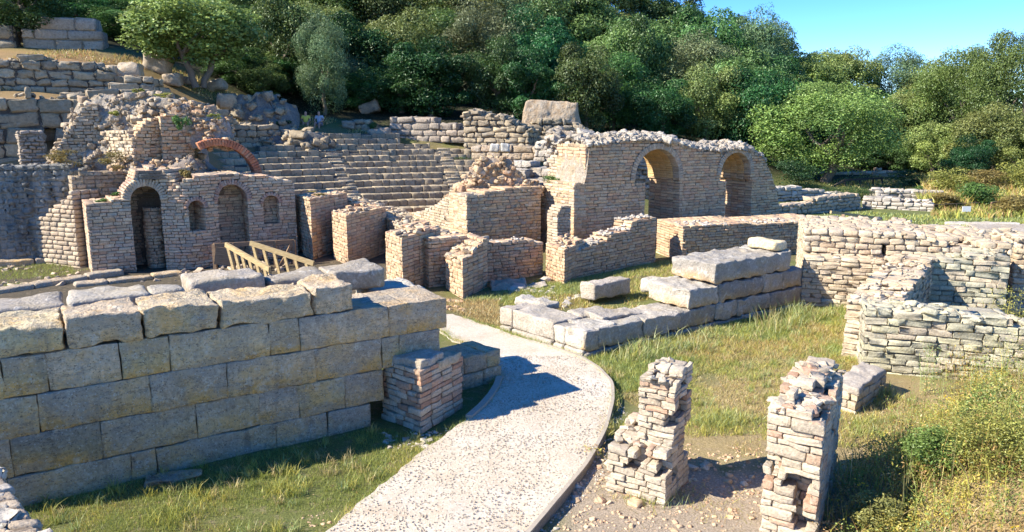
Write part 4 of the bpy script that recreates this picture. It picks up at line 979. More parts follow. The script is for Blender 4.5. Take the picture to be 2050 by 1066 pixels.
bigwall('rubble_terrace', 'uneven terraces of grey rubble below the clay bank', 'wall', 928, 43, 1060, 42, [(928, 232), (940, 220), (958, 226), (970, 236), (985, 228), (1010, 236), (1040, 256), (1060, 262)], 300, 'dark', .3, (.4, .9), 2.2, rub=120, rsz=.4, rnd=.5, rough=.16, rot=.08)
bigwall('rubble_terrace', 'dark rubble footing directly under the clay bank', 'wall', 1055, 45, 1185, 45, [(1055, 262), (1065, 246), (1110, 240), (1160, 250), (1185, 268)], 300, 'dark', .32, (.4, .9), 1.6, rub=70, rsz=.38, rnd=.5, rough=.16, rot=.08)
blobwall('earth_bank', 'steep bank of beige clay under the forest edge', [(1044, 250), (1052, 205), (1060, 200), (1100, 203), (1150, 206), (1158, 206), (1162, 252)], 47.5, 3.4, 3, M_clay, (.5, .42, .32), .12, 41, 'earth bank', kd=.4, step=.15)
bigwall('kerb_row', 'long low row of pale blocks edging the grassy top of the seat slope', 'wall', 942, 37.5, 1082, 36.5, [(942, 293), (1000, 292), (1082, 299)], 308, 'grey', .34, (.6, 1.2), .6, M_rubble)
bigwall('stone_steps', 'broken steps of pale blocks beside the torn end of the arched wall', 'steps', 1068, 34, 1108, 33.5, [(1068, 290), (1085, 283), (1108, 287)], 312, 'pale', .28, (.5, .9), 1.0, M_rubble, rub=20, rsz=.35)
bigwall('block_wall', 'ruined flight of white blocks right of the rubble mound', 'wall', 955, 33.5, 1110, 31.5, [(955, 322), (1000, 321), (1030, 322), (1060, 328), (1075, 336), (1110, 350)], 385, 'pale', .33, (.5, .8), .8, M_rubble, rnd=.3)
bigwall('block_wall', 'lower courses of white blocks under the ruined white flight', 'wall', 1020, 31.5, 1115, 30.5, [(1020, 345), (1048, 343), (1052, 352), (1115, 362)], 400, 'pale', .33, (.5, .8), .8, M_rubble, rnd=.3)
for x, lab in ((990, 'left one of two loose white blocks on the grassy top of the seat slope'), (1011, 'right one of two loose white blocks on the grassy top of the seat slope')):
    g = D(x, 305, 35.5); pp = Path([g[:2] - [.22, 0], g[:2] + [.22, 0]]); mb = MB(); block(mb, pp, 0, .44, 0, .4, g[2] - .02, g[2] + .38, (.6, .57, .5), r=.08, amp=.05, res=.07, rot=(0, .15, 0)); tag(mb.build('stone_block', M_ashpale), lab, 'stone block')

# ------------------------------------------------------------------ rubble-walled rooms on the right
eG = np.array([.95, -.315]); wG = np.array([.315, .95])
def GW(name, label, o, L, th, tf, e=eG, w=wG, **k):
    p = Path([o, np.array(o) + np.array(e) * (L + .5)], w=w); kk = dict(base=-.3, h=.095, blen=(.18, .48), pal='warm', rough=.13, rnd=.15, rot=.03, n=2, band=.32, jit=.018, disp=.012, gap=.014, hv=.25, mort=(.36, .29, .22)); kk.update(k)
    rub = kk.pop('rub', 40); rs = kk.pop('rs', .16); mat = kk.pop('mat', M_lime); mb = MB(); masonry(mb, p, L, th, tf, **kk)
    rubtop(mb, p, L, th, lambda a, b_: float(np.asarray(tf(np.array([a]), b_)).ravel()[0]), rub, rs, kk['pal'])
    return tag(mb.build(name, mat), label, 'wall')
g1 = G(1602, 612)[:2]; cG = G(1722, 742)[:2]                       # foot of the left face; near corner of the room
z1 = 1.13
L1 = 1.75
GW('rubble_wall', 'sunlit cream wall of long flat stones right where the three-tier ashlar wall ends', g1, L1, .9, lambda u, d: z1 + .0 * np.asarray(u), rub=60)
oB = g1 + wG * .55; zB2 = 1.72
pB = Path([oB, oB + eG * 9], w=wG)
uh0, uh1 = pB.uz(1764, 500)[0], pB.uz(1775, 500)[0]
zh0, zh1 = pB.uz(1770, 513)[1], pB.uz(1770, 484)[1]
uE = pB.uz(2021, 540)[0]
pit = [pB.uz(1972, 490, 1.3)[0], pB.uz(2034, 490, 1.3)[0]]
def tB(u, d):
    u = np.asarray(u, float); z = 1.55 + .16 * (u < 2.6) + 0 * u + (fbm(np.stack([u * 1.5, u * 0 + d * 1.5, u * 0], -1), 6) - .5) * .25
    z = np.where((u > pit[0]) & (u < pit[1]) & (d > .75) & (d < 2.55), .3, z)
    return np.where((u > uE) & (d < 1.2), .1, z)
GW('rubble_wall', 'thick rubble platform wall with a narrow dark slit, highest of the walls on the right', oB, 8.6, 3.1, tB, h=.12, blen=(.16, .4), pal='warm', rub=620, rs=.17, rnd=.42, rough=.14, rot=.08, holes=[dict(u0=uh0, u1=uh1, z0=zh0, zs=zh1, arch=False, depth=1.2)])
# room: near wall, left side wall, far inner wall
tC = lambda u, d: 1.08 + .05 * np.sin(np.asarray(u, float) * 2) - .25 * sstep(.5, 0, np.asarray(u, float)) * 0
GW('rubble_wall', 'greenish-white rubble wall facing the camera above the weeds on the right', cG, 2.55, .75, tC, h=.118, pal='mint', rub=90, rs=.18)
oC2 = cG + eG * 2.5 + wG * .25
GW('rubble_wall', 'rubble wall at the right edge continuing behind the tall yellow weeds', oC2, 2.6, .6, lambda u, d: .9 + 0 * np.asarray(u), pal='mint', rub=30)
sA, sB = G(1808, 603, 1.08)[:2], G(1870, 523, 1.25)[:2]
sA = sA - (sB - sA) * .12; dv = sB - sA; dvl = np.linalg.norm(dv); dv /= dvl; ew = np.array([dv[1], -dv[0]])
GW('rubble_wall', 'slanting side wall of the right-hand room, broad pinkish rubble top', sA, dvl + .35, .85, lambda u, d: 1.07 + .2 * np.asarray(u) / dvl, e=dv, w=-ew, rub=200, rs=.15, pal='warm')
pI = Path([sB - eG * .2, sB + eG * 5], w=wG); uI = pI.uz(2021, 540)[0]
GW('rubble_wall', 'inner wall of the right-hand room, pale courses cut by a triangular shadow', sB - eG * .2, uI, max(.45, float((oB - sB) @ wG) + .35), lambda u, d: 1.25 + .28 * np.asarray(u) / 2, pal='mint', rub=60, h=.11)
print('ROOM', sA, sB, (oB - sB) @ wG)

# ------------------------------------------------------------------ far right: meadow walls, rails, sign
bigwall('rubble_bank', 'pale sunlit rubble bank glimpsed through the left round arch', 'ruin', 1235, 32.5, 1345, 33.5, [(1235, 300), (1290, 306), (1345, 322)], 440, 'pale', .2, (.25, .6), 1.4, M_rubble, rub=60, rsz=.4, n=1, band=.45, rough=.2)
bigwall('rubble_bank', 'pale sunlit rubble bank glimpsed through the right round arch', 'ruin', 1405, 34.5, 1480, 35.5, [(1405, 335), (1480, 345)], 440, 'pale', .2, (.25, .6), 1.2, M_rubble, rub=20, rsz=.35, n=1, band=.45, rough=.2)
bigwall('field_wall', 'low dark wall in shade behind the right foot of the arched wall', 'wall', 1545, 34, 1722, 38.5, [(1545, 410), (1600, 406), (1640, 398), (1665, 393), (1722, 391)], 436, 'grey', .16, (.25, .5), .6, M_brickwall, n=1, band=.3)
bigwall('field_wall', 'sunlit white retaining wall beneath the railing and the big spreading tree', 'wall', 1545, 41, 1720, 44, [(1545, 374), (1600, 376), (1660, 384), (1720, 390)], 420, 'pale', .2, (.3, .6), .8, M_lime, n=1, band=.4)
bigwall('field_wall', 'broad low tier of sunlit white stones in the meadow right of the dark wall', 'wall', 1724, 39, 1868, 37.5, [(1724, 398), (1868, 405)], 432, 'pale', .16, (.25, .6), 1.2, M_lime, rub=60, rsz=.3, n=1, band=.4)
bigwall('field_wall', 'upper tier of sunlit white stones behind the broad low tier in the meadow', 'wall', 1752, 42.5, 1890, 42, [(1752, 380), (1890, 385)], 402, 'pale', .16, (.25, .6), 1.2, M_lime, rub=60, rsz=.3, n=1, band=.4)
bigwall('field_wall', 'bluish grey wall half hidden under the boughs of the big spreading tree', 'wall', 1625, 54, 1725, 54, [(1625, 345), (1725, 342)], 378, 'grey', .25, (.4, .8), .8, M_lime, n=1, band=.4)
bigwall('field_wall', 'ochre stone wall behind the right part of the dark railing', 'wall', 1722, 54, 1812, 54, [(1722, 346), (1760, 340), (1812, 342)], 376, 'warm', .25, (.4, .8), .8, M_lime, n=1, band=.4)
T = thing('railing', 'dark timber handrail climbing the path under the big spreading tree', 'railing')
pts = [D(1663, 376, 47), D(1692, 361, 48), D(1722, 359, 49), D(1766, 357, 50)]
mb = MB()
for a, b_ in zip(pts[:-1], pts[1:]): beam(mb, a, b_, .08, .12)
mb.build('handrail', M_rail, T)
for q_ in (pts[1], pts[2], pts[3], lp(pts[2], pts[3], .6)): mb = MB(); beam(mb, q_ - [0, 0, .9], q_, .09, .09); mb.build('post', M_rail, T)
T = thing('information_sign', 'small blank white sign on a thin post in the meadow', 'sign')
g = D(1935, 419, 34); mb = MB(); beam(mb, g - [.19, 0, 0], g + [.19, 0, 0], .03, .25, (.75, .75, .73)); mb.build('sign_board', M_white, T)
mb = MB(); beam(mb, g - [0, -.03, .75], g - [0, -.03, 0], .04, .04); mb.build('post', M_rail, T)
for (x0, x1, y, Y, lab) in ((1985, 2026, 406, 36, 'short pale rail fence right of the white sign'), (1870, 1960, 410, 37, 'thin wire-like fence behind the white sign')):
    T = thing('rail_fence', lab, 'fence'); a, b_ = D(x0, y, Y), D(x1, y - 4, Y + 1); w_ = .06 if x0 > 1900 else .025
    mb = MB(); beam(mb, a, b_, w_, w_); mb.build('top_rail', M_greywood, T)
    for t_ in (0, .5, 1): mb = MB(); beam(mb, lp(a, b_, t_) - [0, 0, .5], lp(a, b_, t_), w_, w_); mb.build('post', M_greywood, T)
T = thing('plank_barrier', 'weathered plank barrier lying across the end of the low brick wall', 'barrier')
mb = MB(); beam(mb, D(1663, 425, 27.5), D(1765, 438, 28.5), .08, .10); mb.build('plank', M_wood, T)
mb = MB(); beam(mb, D(1688, 431, 26.8) - [0, 0, .02], D(1683, 462, 26.2), .10, .12); mb.build('post', M_greywood, T)
mb = MB(); beam(mb, D(1718, 432, 28), D(1718, 442, 28), .12, .12); mb.build('post', M_greywood, T)
for (x, y, Y, sx, sy, sz, lab) in [(1965, 446, 31, 2.6, .7, .2, 'long flat slab lying in the meadow below the white sign'), (1888, 452, 29, 1.3, .7, .3, 'pale block with a dark hollow beside it at the left of the meadow slabs'), (2035, 455, 29.5, 3.0, 2.2, .15, 'broad pale paving at the right edge of the meadow')]:
    g = D(x, y, Y); pp = Path([g[:2] - eG * sx / 2, g[:2] + eG * sx / 2]); mb = MB(); block(mb, pp, 0, sx, -sy / 2, sy / 2, max(-.05, g[2] - sz), max(.1, g[2]), pick('pale', 1)[0], r=.06, amp=.05, res=.12, rot=(0, -.03, 0)); tag(mb.build('stone_slab', M_ashpale), lab, 'slab')
# slab lying in the shaded grass and loose stones by the wall
lay('stone_slab', 350, 962, -.02, .62, .26, .1, .45, 'small flat slab half sunk in the shaded grass at the foot of the ashlar wall', 'slab', M_ashlar, 'grey', r=.04)

# ------------------------------------------------------------------ two people sitting on the broken wall
def person(x, y, Y, label, shirt, shorts, lean, armx):
    g = D(x, y, Y)                                     # seat point under the hips
    T = thing('person', label, 'person', 'visitors sitting above the seats', tuple(g)); T.rotation_euler = (0, 0, .15 * lean)
    J = dict(hip=(0, 0, .10), waist=(0, .02, .28), chest=(0, .0, .48), neck=(0, -.02, .62), head=(0, -.04, .72), crown=(0, -.04, .84))
    def skin(name, verts, edges, rad, mat, lv=2):
        me = bpy.data.meshes.new(name); me.from_pydata(verts, edges, []); me.materials.append(mat); o = bpy.data.objects.new(name, me); COL.objects.link(o); o.parent = T
        md = o.modifiers.new('s', 'SKIN'); sv = me.skin_vertices[0].data
        for k, r_ in enumerate(rad): sv[k].radius = (r_, r_ * .85)
        sv[0].use_root = True; o.modifiers.new('d', 'SUBSURF').levels = lv; o.modifiers['d'].render_levels = lv
        for pl in me.polygons: pl.use_smooth = True
        return o
    V = [J['hip'], J['waist'], J['chest'], J['neck'], J['head'], J['crown']]; E_ = [(0, 1), (1, 2), (2, 3), (3, 4), (4, 5)]; R_ = [.13, .12, .14, .055, .09, .075]
    for s_ in (-1, 1):
        n0 = len(V); V += [(s_ * .10, 0, .08), (s_ * .13, -.42, .14), (s_ * .14, -.46, -.28), (s_ * .14, -.58, -.34)]; E_ += [(0, n0), (n0, n0 + 1), (n0 + 1, n0 + 2), (n0 + 2, n0 + 3)]; R_ += [.095, .065, .045, .04]
        n0 = len(V); V += [(s_ * .19, 0, .55), (s_ * (.24 + armx), -.06, .32), (s_ * .16, -.28, .22), (s_ * .13, -.36, .2)]; E_ += [(2, n0), (n0, n0 + 1), (n0 + 1, n0 + 2), (n0 + 2, n0 + 3)]; R_ += [.06, .045, .035, .035]
    skin('body', V, E_, R_, M_skin)
    sv = [(0, .0, .13), (0, .02, .28), (0, 0, .48), (0, -.015, .585)]; se = [(0, 1), (1, 2), (2, 3)]; sr = [.155, .145, .165, .08]
    for s_ in (-1, 1): n0 = len(sv); sv += [(s_ * .19, 0, .55), (s_ * (.225 + armx), -.04, .40)]; se += [(2, n0), (n0, n0 + 1)]; sr += [.078, .066]
    skin('shirt', sv, se, sr, shirt)
    sv = [(0, 0, .11)]; se = []; sr = [.15]
    for s_ in (-1, 1): n0 = len(sv); sv += [(s_ * .10, 0, .09), (s_ * .125, -.34, .135)]; se += [(0, n0), (n0, n0 + 1)]; sr += [.112, .092]
    skin('shorts', sv, se, sr, shorts)
    skin('hair', [(0, -.0, .74), (0, .01, .84)], [(0, 1)], [.085, .085], M_hair)
person(613, 252, 45.6, 'person in a yellow top and pink shorts sitting on the broken block row', M_yel, M_short, 1, .02)
person(640, 252, 45.6, 'person in a pale blue shirt and dark shorts sitting right of the yellow top', M_blu, M_dkshort, -1, .03)
#%%PART4
# ------------------------------------------------------------------ leaves, trees, bushes
def unit(v): return v / np.maximum(np.linalg.norm(v, axis=-1, keepdims=True), 1e-9)
def leaves(mb, P, Nrm, size, col, asp=.55):
    n = len(P); a = unit(np.cross(Nrm, RG.normal(size=(n, 3)))); b_ = unit(np.cross(Nrm, a)); s_ = (np.asarray(size) * np.ones(n))[:, None]
    V = np.stack([P - a * s_ * .5, P + b_ * s_ * asp * .5 + Nrm * s_ * .08, P + a * s_ * .5, P - b_ * s_ * asp * .5 + Nrm * s_ * .08], 1)
    mb.add(V.reshape(-1, 3), np.arange(n * 4).reshape(n, 4), np.repeat(col, 4, axis=0), False)
def crown(n, lobes, lsz, base, var=.3, tip=(.20, .22, .06), tipamt=.4, zlo=.2, flat=1., asp=.55, lr=(.08, .2), seed=0, inner=.2, full=True, shade=1.):
    g = np.random.default_rng(seed); mb = MB(); L = []
    for k in range(lobes):
        d = unit(g.normal(size=3)); rr = g.uniform(.35, 1) ** .6
        if not full: d[2] = abs(d[2]) - .5 * g.random()
        cz = (1 + zlo) / 2; hz = (1 - zlo) / 2; r = g.uniform(*lr)
        L.append((np.array([d[0] * rr * (.5 - r * .8), d[1] * rr * (.5 - r * .8), cz + d[2] * rr * (hz - r * .6)]), r, g.uniform(1 - var, 1 + var), g.uniform(-.12, .12)))
    m = n // lobes
    for c_, r, v, hsh in L:
        d = unit(g.normal(size=(m, 3))); d[:, 2] = np.where(g.random(m) < .35, np.abs(d[:, 2]), d[:, 2]); q_ = g.random(m)
        rad = r * np.where(q_ < inner, g.uniform(.3, .8, m), g.uniform(.8, 1.12, m))
        lump = .75 + .5 * vnoise(d * 2.2 + v * 10, 3)
        P = c_ + d * (rad * lump)[:, None] * np.array([1, 1, .85 * flat])
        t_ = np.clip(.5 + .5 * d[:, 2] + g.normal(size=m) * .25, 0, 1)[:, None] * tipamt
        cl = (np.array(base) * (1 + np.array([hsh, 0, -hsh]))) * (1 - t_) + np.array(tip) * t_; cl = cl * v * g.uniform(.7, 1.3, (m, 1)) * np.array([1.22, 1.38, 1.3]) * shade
        leaves(mb, P, unit(d + g.normal(size=(m, 3)) * .7 + [0, 0, .3]), lsz * g.uniform(.6, 1.4, m), cl, asp)
    return mb
def limb(mb, a, b_, r0, r1, n=7, segs=5, bend=.04, g=RG):
    a = np.array(a, float); b_ = np.array(b_, float); pts = [a + (b_ - a) * t_ + (g.normal(size=3) * bend * (0 < t_ < 1)) for t_ in np.linspace(0, 1, segs)]
    V = []; d = unit(b_ - a); s_ = unit(np.cross(d, [0.3, .1, 1.])); t2 = np.cross(d, s_)
    for k, p_ in enumerate(pts):
        r = r0 + (r1 - r0) * k / (segs - 1)
        for j in range(n): an = 2 * pi * j / n; V.append(p_ + (s_ * cos(an) + t2 * sin(an)) * r)
    q_ = [[k * n + j, k * n + (j + 1) % n, (k + 1) * n + (j + 1) % n, (k + 1) * n + j] for k in range(segs - 1) for j in range(n)]
    mb.add(V, q_, (.2, .17, .13))
def trunk(seed, multi=1, h=.5, r=.028):
    g = np.random.default_rng(seed); mb = MB()
    for m_ in range(multi):
        dx = (m_ - (multi - 1) / 2) * .22; fk = np.array([dx, g.normal() * .03, h * .55]); limb(mb, (dx * .3, 0, -.08), fk, r * 1.3, r, g=g, bend=.01)
        for k in range(4): an = g.uniform(0, 2 * pi); limb(mb, fk, fk + np.array([cos(an) * .22, sin(an) * .22, g.uniform(.15, .35)]), r * .75, r * .25, g=g, bend=.015)
    return mb
PROTO = {}
def proto(key, name, **k):
    tr = k.pop('tr', dict(seed=1)); mbc = crown(**k); mbt = trunk(**tr)
    root = bpy.data.objects.new(name, None); COL.objects.link(root)
    cobj = mbc.build('crown', M_leaf, root); tob = mbt.build('trunk', M_bark, root); PROTO[key] = [root, cobj, tob, False, name]
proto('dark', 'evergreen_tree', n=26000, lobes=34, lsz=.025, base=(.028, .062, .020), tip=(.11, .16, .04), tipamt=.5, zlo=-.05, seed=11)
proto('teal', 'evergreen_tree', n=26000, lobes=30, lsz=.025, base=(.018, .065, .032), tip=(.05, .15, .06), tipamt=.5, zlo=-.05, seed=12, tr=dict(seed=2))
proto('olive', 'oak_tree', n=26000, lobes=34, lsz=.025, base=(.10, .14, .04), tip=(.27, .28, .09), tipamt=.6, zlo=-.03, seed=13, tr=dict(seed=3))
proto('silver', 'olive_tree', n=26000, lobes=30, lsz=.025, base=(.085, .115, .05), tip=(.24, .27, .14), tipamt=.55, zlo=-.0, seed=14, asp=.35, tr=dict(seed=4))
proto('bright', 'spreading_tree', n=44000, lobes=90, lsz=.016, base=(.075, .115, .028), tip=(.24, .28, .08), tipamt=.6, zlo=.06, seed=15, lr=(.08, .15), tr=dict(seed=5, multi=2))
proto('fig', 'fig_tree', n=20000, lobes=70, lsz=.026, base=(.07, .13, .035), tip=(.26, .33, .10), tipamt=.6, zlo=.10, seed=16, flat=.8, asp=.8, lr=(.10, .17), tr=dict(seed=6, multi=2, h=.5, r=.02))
def put_tree(key, px, ytop, Y, wpx, label, group=None, ybase=None, cat='tree', rot=None, z0=None):
    root, c_, t_, used, nm = PROTO[key]
    g = D(px, ytop, Y); zb_ = TZ(g[0], Y) if ybase is None else D(px, ybase, Y)[2]
    if z0 is not None: zb_ = z0
    Wd = wpx / F * (Y * cp - (g[2] - CH) * sp); H_ = max(2.2, g[2] - zb_)
    if not used: r, PROTO[key][3] = root, True
    else:
        r = root.copy(); COL.objects.link(r)
        for ch in (c_, t_): o = ch.copy(); COL.objects.link(o); o.parent = r
    r.location = (g[0], Y, zb_ - .1); r.scale = (Wd, Wd, H_ + .1); r.rotation_euler = (0, 0, RG.uniform(0, 6.28) if rot is None else rot)
    for k_ in ('label', 'category', 'group'):
        if k_ in r: del r[k_]
    return tag(r, label, cat, group)
GF = 'trees of the wooded hill'
WHERE = ['at the left edge', 'over the upper grey block wall', 'left of the round fig-like tree', 'behind the round fig-like tree', 'right of the round fig-like tree', 'over the rock outcrop', 'over the two seated people', 'over the rounded boulder',
         'over the left end of the two-tier wall', 'over the right end of the two-tier wall', 'over the rubble terraces', 'left of the clay bank', 'over the clay bank', 'right of the clay bank', 'over the left round arch',
         'between the two round arches', 'over the right round arch', 'left of the big spreading tree', 'behind the big spreading tree', 'right of the big spreading tree']
TONE = dict(dark='deep green', teal='bluish green', olive='yellowish olive', silver='silvery olive')
def forest(row, rowname, y_fn, Y_fn, pxs, wpx, kinds):
    for k, px in enumerate(pxs):
        key = kinds[k % len(kinds)] if not callable(kinds) else kinds(px)
        j = int(np.clip(px / 85, 0, 19)); px2 = px + RG.normal() * 12
        put_tree(key, px2, y_fn(px) + RG.normal() * 12, Y_fn(px) + RG.normal() * 1.2, wpx * RG.uniform(.85, 1.2), f'{TONE[key]} tree, {rowname} of the hill, {WHERE[j]}', GF)
R1 = [580, 650, 735, 815, 900, 985, 1075, 1160, 1240, 1330, 1410, 1490]
k1 = dict(zip(R1, ['dark', 'silver', 'dark', 'dark', 'teal', 'dark', 'teal', 'dark', 'dark', 'dark', 'olive', 'dark']))
forest(1, 'lowest row', lambda x: np.interp(x, [500, 650, 735, 900, 1100, 1300, 1600], [110, 95, 130, 90, 70, 110, 130]), lambda x: 52, R1, 175, lambda x: k1[x])
R2 = [20, 110, 190, 290, 410, 540, 620, 700, 790, 870, 960, 1040, 1130, 1215, 1300, 1390, 1470, 1550]
k2 = ['dark', 'dark', 'olive', 'dark', 'dark', 'dark', 'olive', 'dark', 'olive', 'dark', 'silver', 'teal', 'dark', 'olive', 'dark', 'silver', 'olive', 'dark']
forest(2, 'second row', lambda x: np.interp(x, [0, 500, 700, 1000, 1300, 1560, 1600], [-60, 0, 20, 20, 40, 100, 120]), lambda x: 60, R2, 185, k2)
R3 = [80, 230, 340, 450, 560, 680, 770, 860, 950, 1045, 1140, 1230, 1320, 1410, 1500, 1570]
k3 = ['dark', 'dark', 'dark', 'dark', 'dark', 'olive', 'dark', 'dark', 'olive', 'silver', 'olive', 'dark', 'olive', 'dark', 'silver', 'dark']
forest(3, 'third row', lambda x: np.interp(x, [0, 600, 1000, 1200, 1400, 1500, 1600], [-120, -70, -45, -30, 20, 50, 95]), lambda x: 69, R3, 190, k3)
R4 = [700, 850, 1000, 1110, 1200, 1285, 1365, 1450, 1540, 1620]
k4 = ['dark', 'olive', 'dark', 'silver', 'olive', 'dark', 'dark', 'dark', 'olive', 'olive']
forest(4, 'skyline row', lambda x: np.interp(x, [600, 1100, 1330, 1420, 1500, 1570, 1600], [-150, -90, -35, 5, 28, 62, 90]), lambda x: 82, R4, 170, k4)
put_tree('fig', 385, -22, 44, 285, 'round broad-leaved fig-like tree with two thin trunks on the orange slope', ybase=158, rot=1.2)
put_tree('dark', 30, -90, 46, 230, 'dark tree leaning over the boulders in the top left corner', ybase=70)
for (px, y, Y, w_, lab) in [(250, 20, 52, 190, 'dark shrubby tree behind the left shoulder of the fig-like tree'), (330, 10, 54, 200, 'very dark tree hidden behind the middle of the fig-like tree'), (470, 90, 50, 150, 'low dark tree under the right side of the fig-like tree'), (525, 120, 49.5, 120, 'low dark shrub-like tree above the rock outcrop'), (160, 10, 53, 170, 'dark tree above the right end of the upper grey block wall')]:
    put_tree('dark', px, y, Y, w_, lab, GF)
put_tree('dark', 560, -40, 53, 180, 'very dark tree filling the gap between the fig-like tree and the silvery tree')
put_tree('silver', 640, 30, 49.5, 130, 'tall silvery olive tree standing forward of the wooded hill behind the seated people', ybase=235)
put_tree('bright', 1650, 156, 50, 325, 'big spreading yellow-green tree shading the path right of the arched wall', ybase=375, rot=2.)
put_tree('olive', 1560, 250, 52, 140, 'lower bright bough mass at the left side of the big spreading tree', ybase=370) if False else None
FR = 'trees along the far side of the meadow'
for (k_, px, y, Y, w_, lab) in [('olive', 1700, 88, 84, 150, 'pale olive tree on the distant ridge just right of the hill skyline'), ('silver', 1800, 95, 84, 150, 'greyish tree in the middle of the distant ridge'), ('dark', 1655, 96, 86, 110, 'small dark tree at the left start of the distant ridge'), ('olive', 1880, 112, 80, 130, 'low olive tree on the distant ridge beside the tall right-hand trees'),
        ('dark', 1770, 200, 62, 150, 'shaded tree just right of the big spreading tree'), ('olive', 1840, 165, 62, 150, 'yellowish tree in the middle of the row beyond the meadow'), ('bright', 1930, 90, 60, 210, 'tall light green tree right of the middle of the row beyond the meadow'), ('bright', 2030, 52, 56, 200, 'tallest sunlit tree at the right edge of the meadow'),
        ('olive', 1990, 200, 52, 170, 'rounded olive tree in front of the tallest tree at the right edge'), ('olive', 1880, 240, 55, 130, 'bushy tree above the dry yellow bushes'), ('dark', 1815, 270, 57, 110, 'dark bushy tree behind the right part of the dark railing'), ('teal', 1945, 270, 50, 110, 'bluish green shrub-like tree above the yellow bushes at the right'), ('olive', 2055, 250, 50, 130, 'dense low tree cut by the right edge above the yellow bushes'), ('dark', 1735, 280, 58, 110, 'low dark tree over the ochre wall'), ('dark', 1700, 190, 68, 190, 'dark tree directly behind the crown of the big spreading tree'), ('dark', 1610, 150, 70, 190, 'dark tree behind the left shoulder of the big spreading tree'), ('dark', 1790, 170, 70, 200, 'dark tree filling the gap right of the big spreading tree'), ('dark', 1890, 170, 68, 200, 'dark backing tree left of the tallest trees at the right'), ('dark', 1990, 150, 66, 220, 'dark backing tree behind the tallest trees at the right')]:
    put_tree(k_, px, y, Y, w_, lab, FR)

def bush(name, px, py, Y, wpx, hpx, col, tip, label, n=2500, cat='bush', ls=.14, group=None, dep=.8, asp=.4, z0=None, mat=None):
    Y = (HIT(px, py, 30) or Y) if Y > 33 else Y
    g = D(px, py, Y); s_ = (Y * cp + 1) / F; Wd, H_ = wpx * s_, hpx * s_
    mb = crown(n, max(4, n // 150), ls / max(Wd, .1), col, tip=tip, tipamt=.6, shade=.7, zlo=-.05, seed=int(px + py), asp=asp, lr=(.14, .24)); o = mb.build(name, mat or M_herb, None, False)
    o.location = (g[0], Y, g[2]); o.scale = (Wd, Wd * dep, H_); return tag(o, label, cat, group)
YB = ((.22, .22, .05), (.55, .46, .12)); OB = ((.20, .14, .05), (.45, .30, .10)); GB = ((.08, .15, .035), (.22, .30, .08)); DB = ((.03, .07, .03), (.08, .14, .05))
for (px, py, Y, w_, h_, cc, n, lab) in [(1905, 398, 44, 110, 62, YB, 5000, 'dry golden bush left of the green clump in the right meadow'), (1975, 392, 45, 120, 58, OB, 5000, 'orange-tipped dry bush behind the round green bush'), (2040, 392, 45, 110, 70, YB, 5000, 'yellow bush cut by the right edge of the meadow'), (1955, 418, 40, 95, 55, GB, 4000, 'round green bush behind the white sign'),
        (1890, 420, 38, 70, 35, OB, 3000, 'low brown bush left of the white sign'), (2030, 432, 36, 90, 45, OB, 3500, 'brownish grass clump below the short pale rail fence'), (1838, 402, 42, 45, 28, GB, 1500, 'small green bush on the upper tier of white stones'), (1590, 376, 50, 110, 60, DB, 3500, 'dark undergrowth under the left boughs of the big spreading tree'), (1700, 398, 46.5, 150, 26, DB, 3500, 'dark low hedge on the slope below the handrail'),
        (1815, 372, 52, 90, 35, DB, 2500, 'shaded shrub at the end of the dark railing'), (2020, 345, 48, 90, 60, GB, 3500, 'pale green shrub under the right-hand trees'),
        (1112, 372, 26.0, 56, 26, GB, 900, 'green weed hanging over the sunlit brick wall left of the arches'), (1148, 367, 26, 40, 12, YB, 500, 'yellow-green grass on the ledge beside the arched wall'), (430, 240, 23.6, 30, 14, YB, 300, 'small yellow-green tuft on top of the rubble ruin right shoulder') , (228, 236, 23.3, 26, 18, YB, 300, 'yellow-green plant in the face of the rubble ruin'),
        (366, 262, 23.3, 34, 40, GB, 500, 'green weed growing low in the right half of the rubble ruin'), (340, 358, 22.4, 24, 22, DB, 400, 'dark green plant just right of the grey doorway arch'), (376, 372, 22.2, 34, 40, OB, 500, 'straw-coloured tuft hanging on the stage wall between doorway and niche'), (278, 190, 24.6, 30, 14, YB, 300, 'tuft of yellow grass on the crest of the rubble ruin'), (330, 200, 24.4, 50, 14, YB, 400, 'flat yellow-green cushion right of the crest of the rubble ruin'),
        (140, 335, 22.6, 90, 34, OB, 1200, 'orange dry weeds on top of the plastered wall'), (230, 340, 22.8, 70, 34, OB, 900, 'reddish dry weeds on the ledge under the rubble ruin'), (205, 408, 21.2, 26, 12, GB, 300, 'moss-like tuft on the left pier of the stage wall'), (750, 215, 51, 90, 30, DB, 1500, 'dark bush right of the pointed bluish boulder'), (1120, 205, 48.6, 90, 20, DB, 1500, 'dark shrub draped over the top of the clay bank'), (570, 262, 43, 40, 20, DB, 500, 'green plant among the low tumbled rocks'), (745, 265, 45.2, 26, 26, GB, 500, 'green agave-like plant beside the rounded grey boulder'),
        (230, 392, 21.6, 24, 10, GB, 300, 'green clump in the hollow of the left pier top'), (905, 320, 40, 120, 12, GB, 1500, 'green patch of weeds behind the top right seat rows'), (640, 392, 24.4, 60, 10, OB, 500, 'orange dry grass on the tallest buttress'), (1480, 60, 80, 40, 10, DB, 100, None)]:
    if lab: bush('bush' if w_ > 45 else 'weed', px, py, Y, w_, h_, *cc, lab, n=n, cat='bush' if w_ > 45 else 'plant', ls=.16 if Y > 30 else .09)

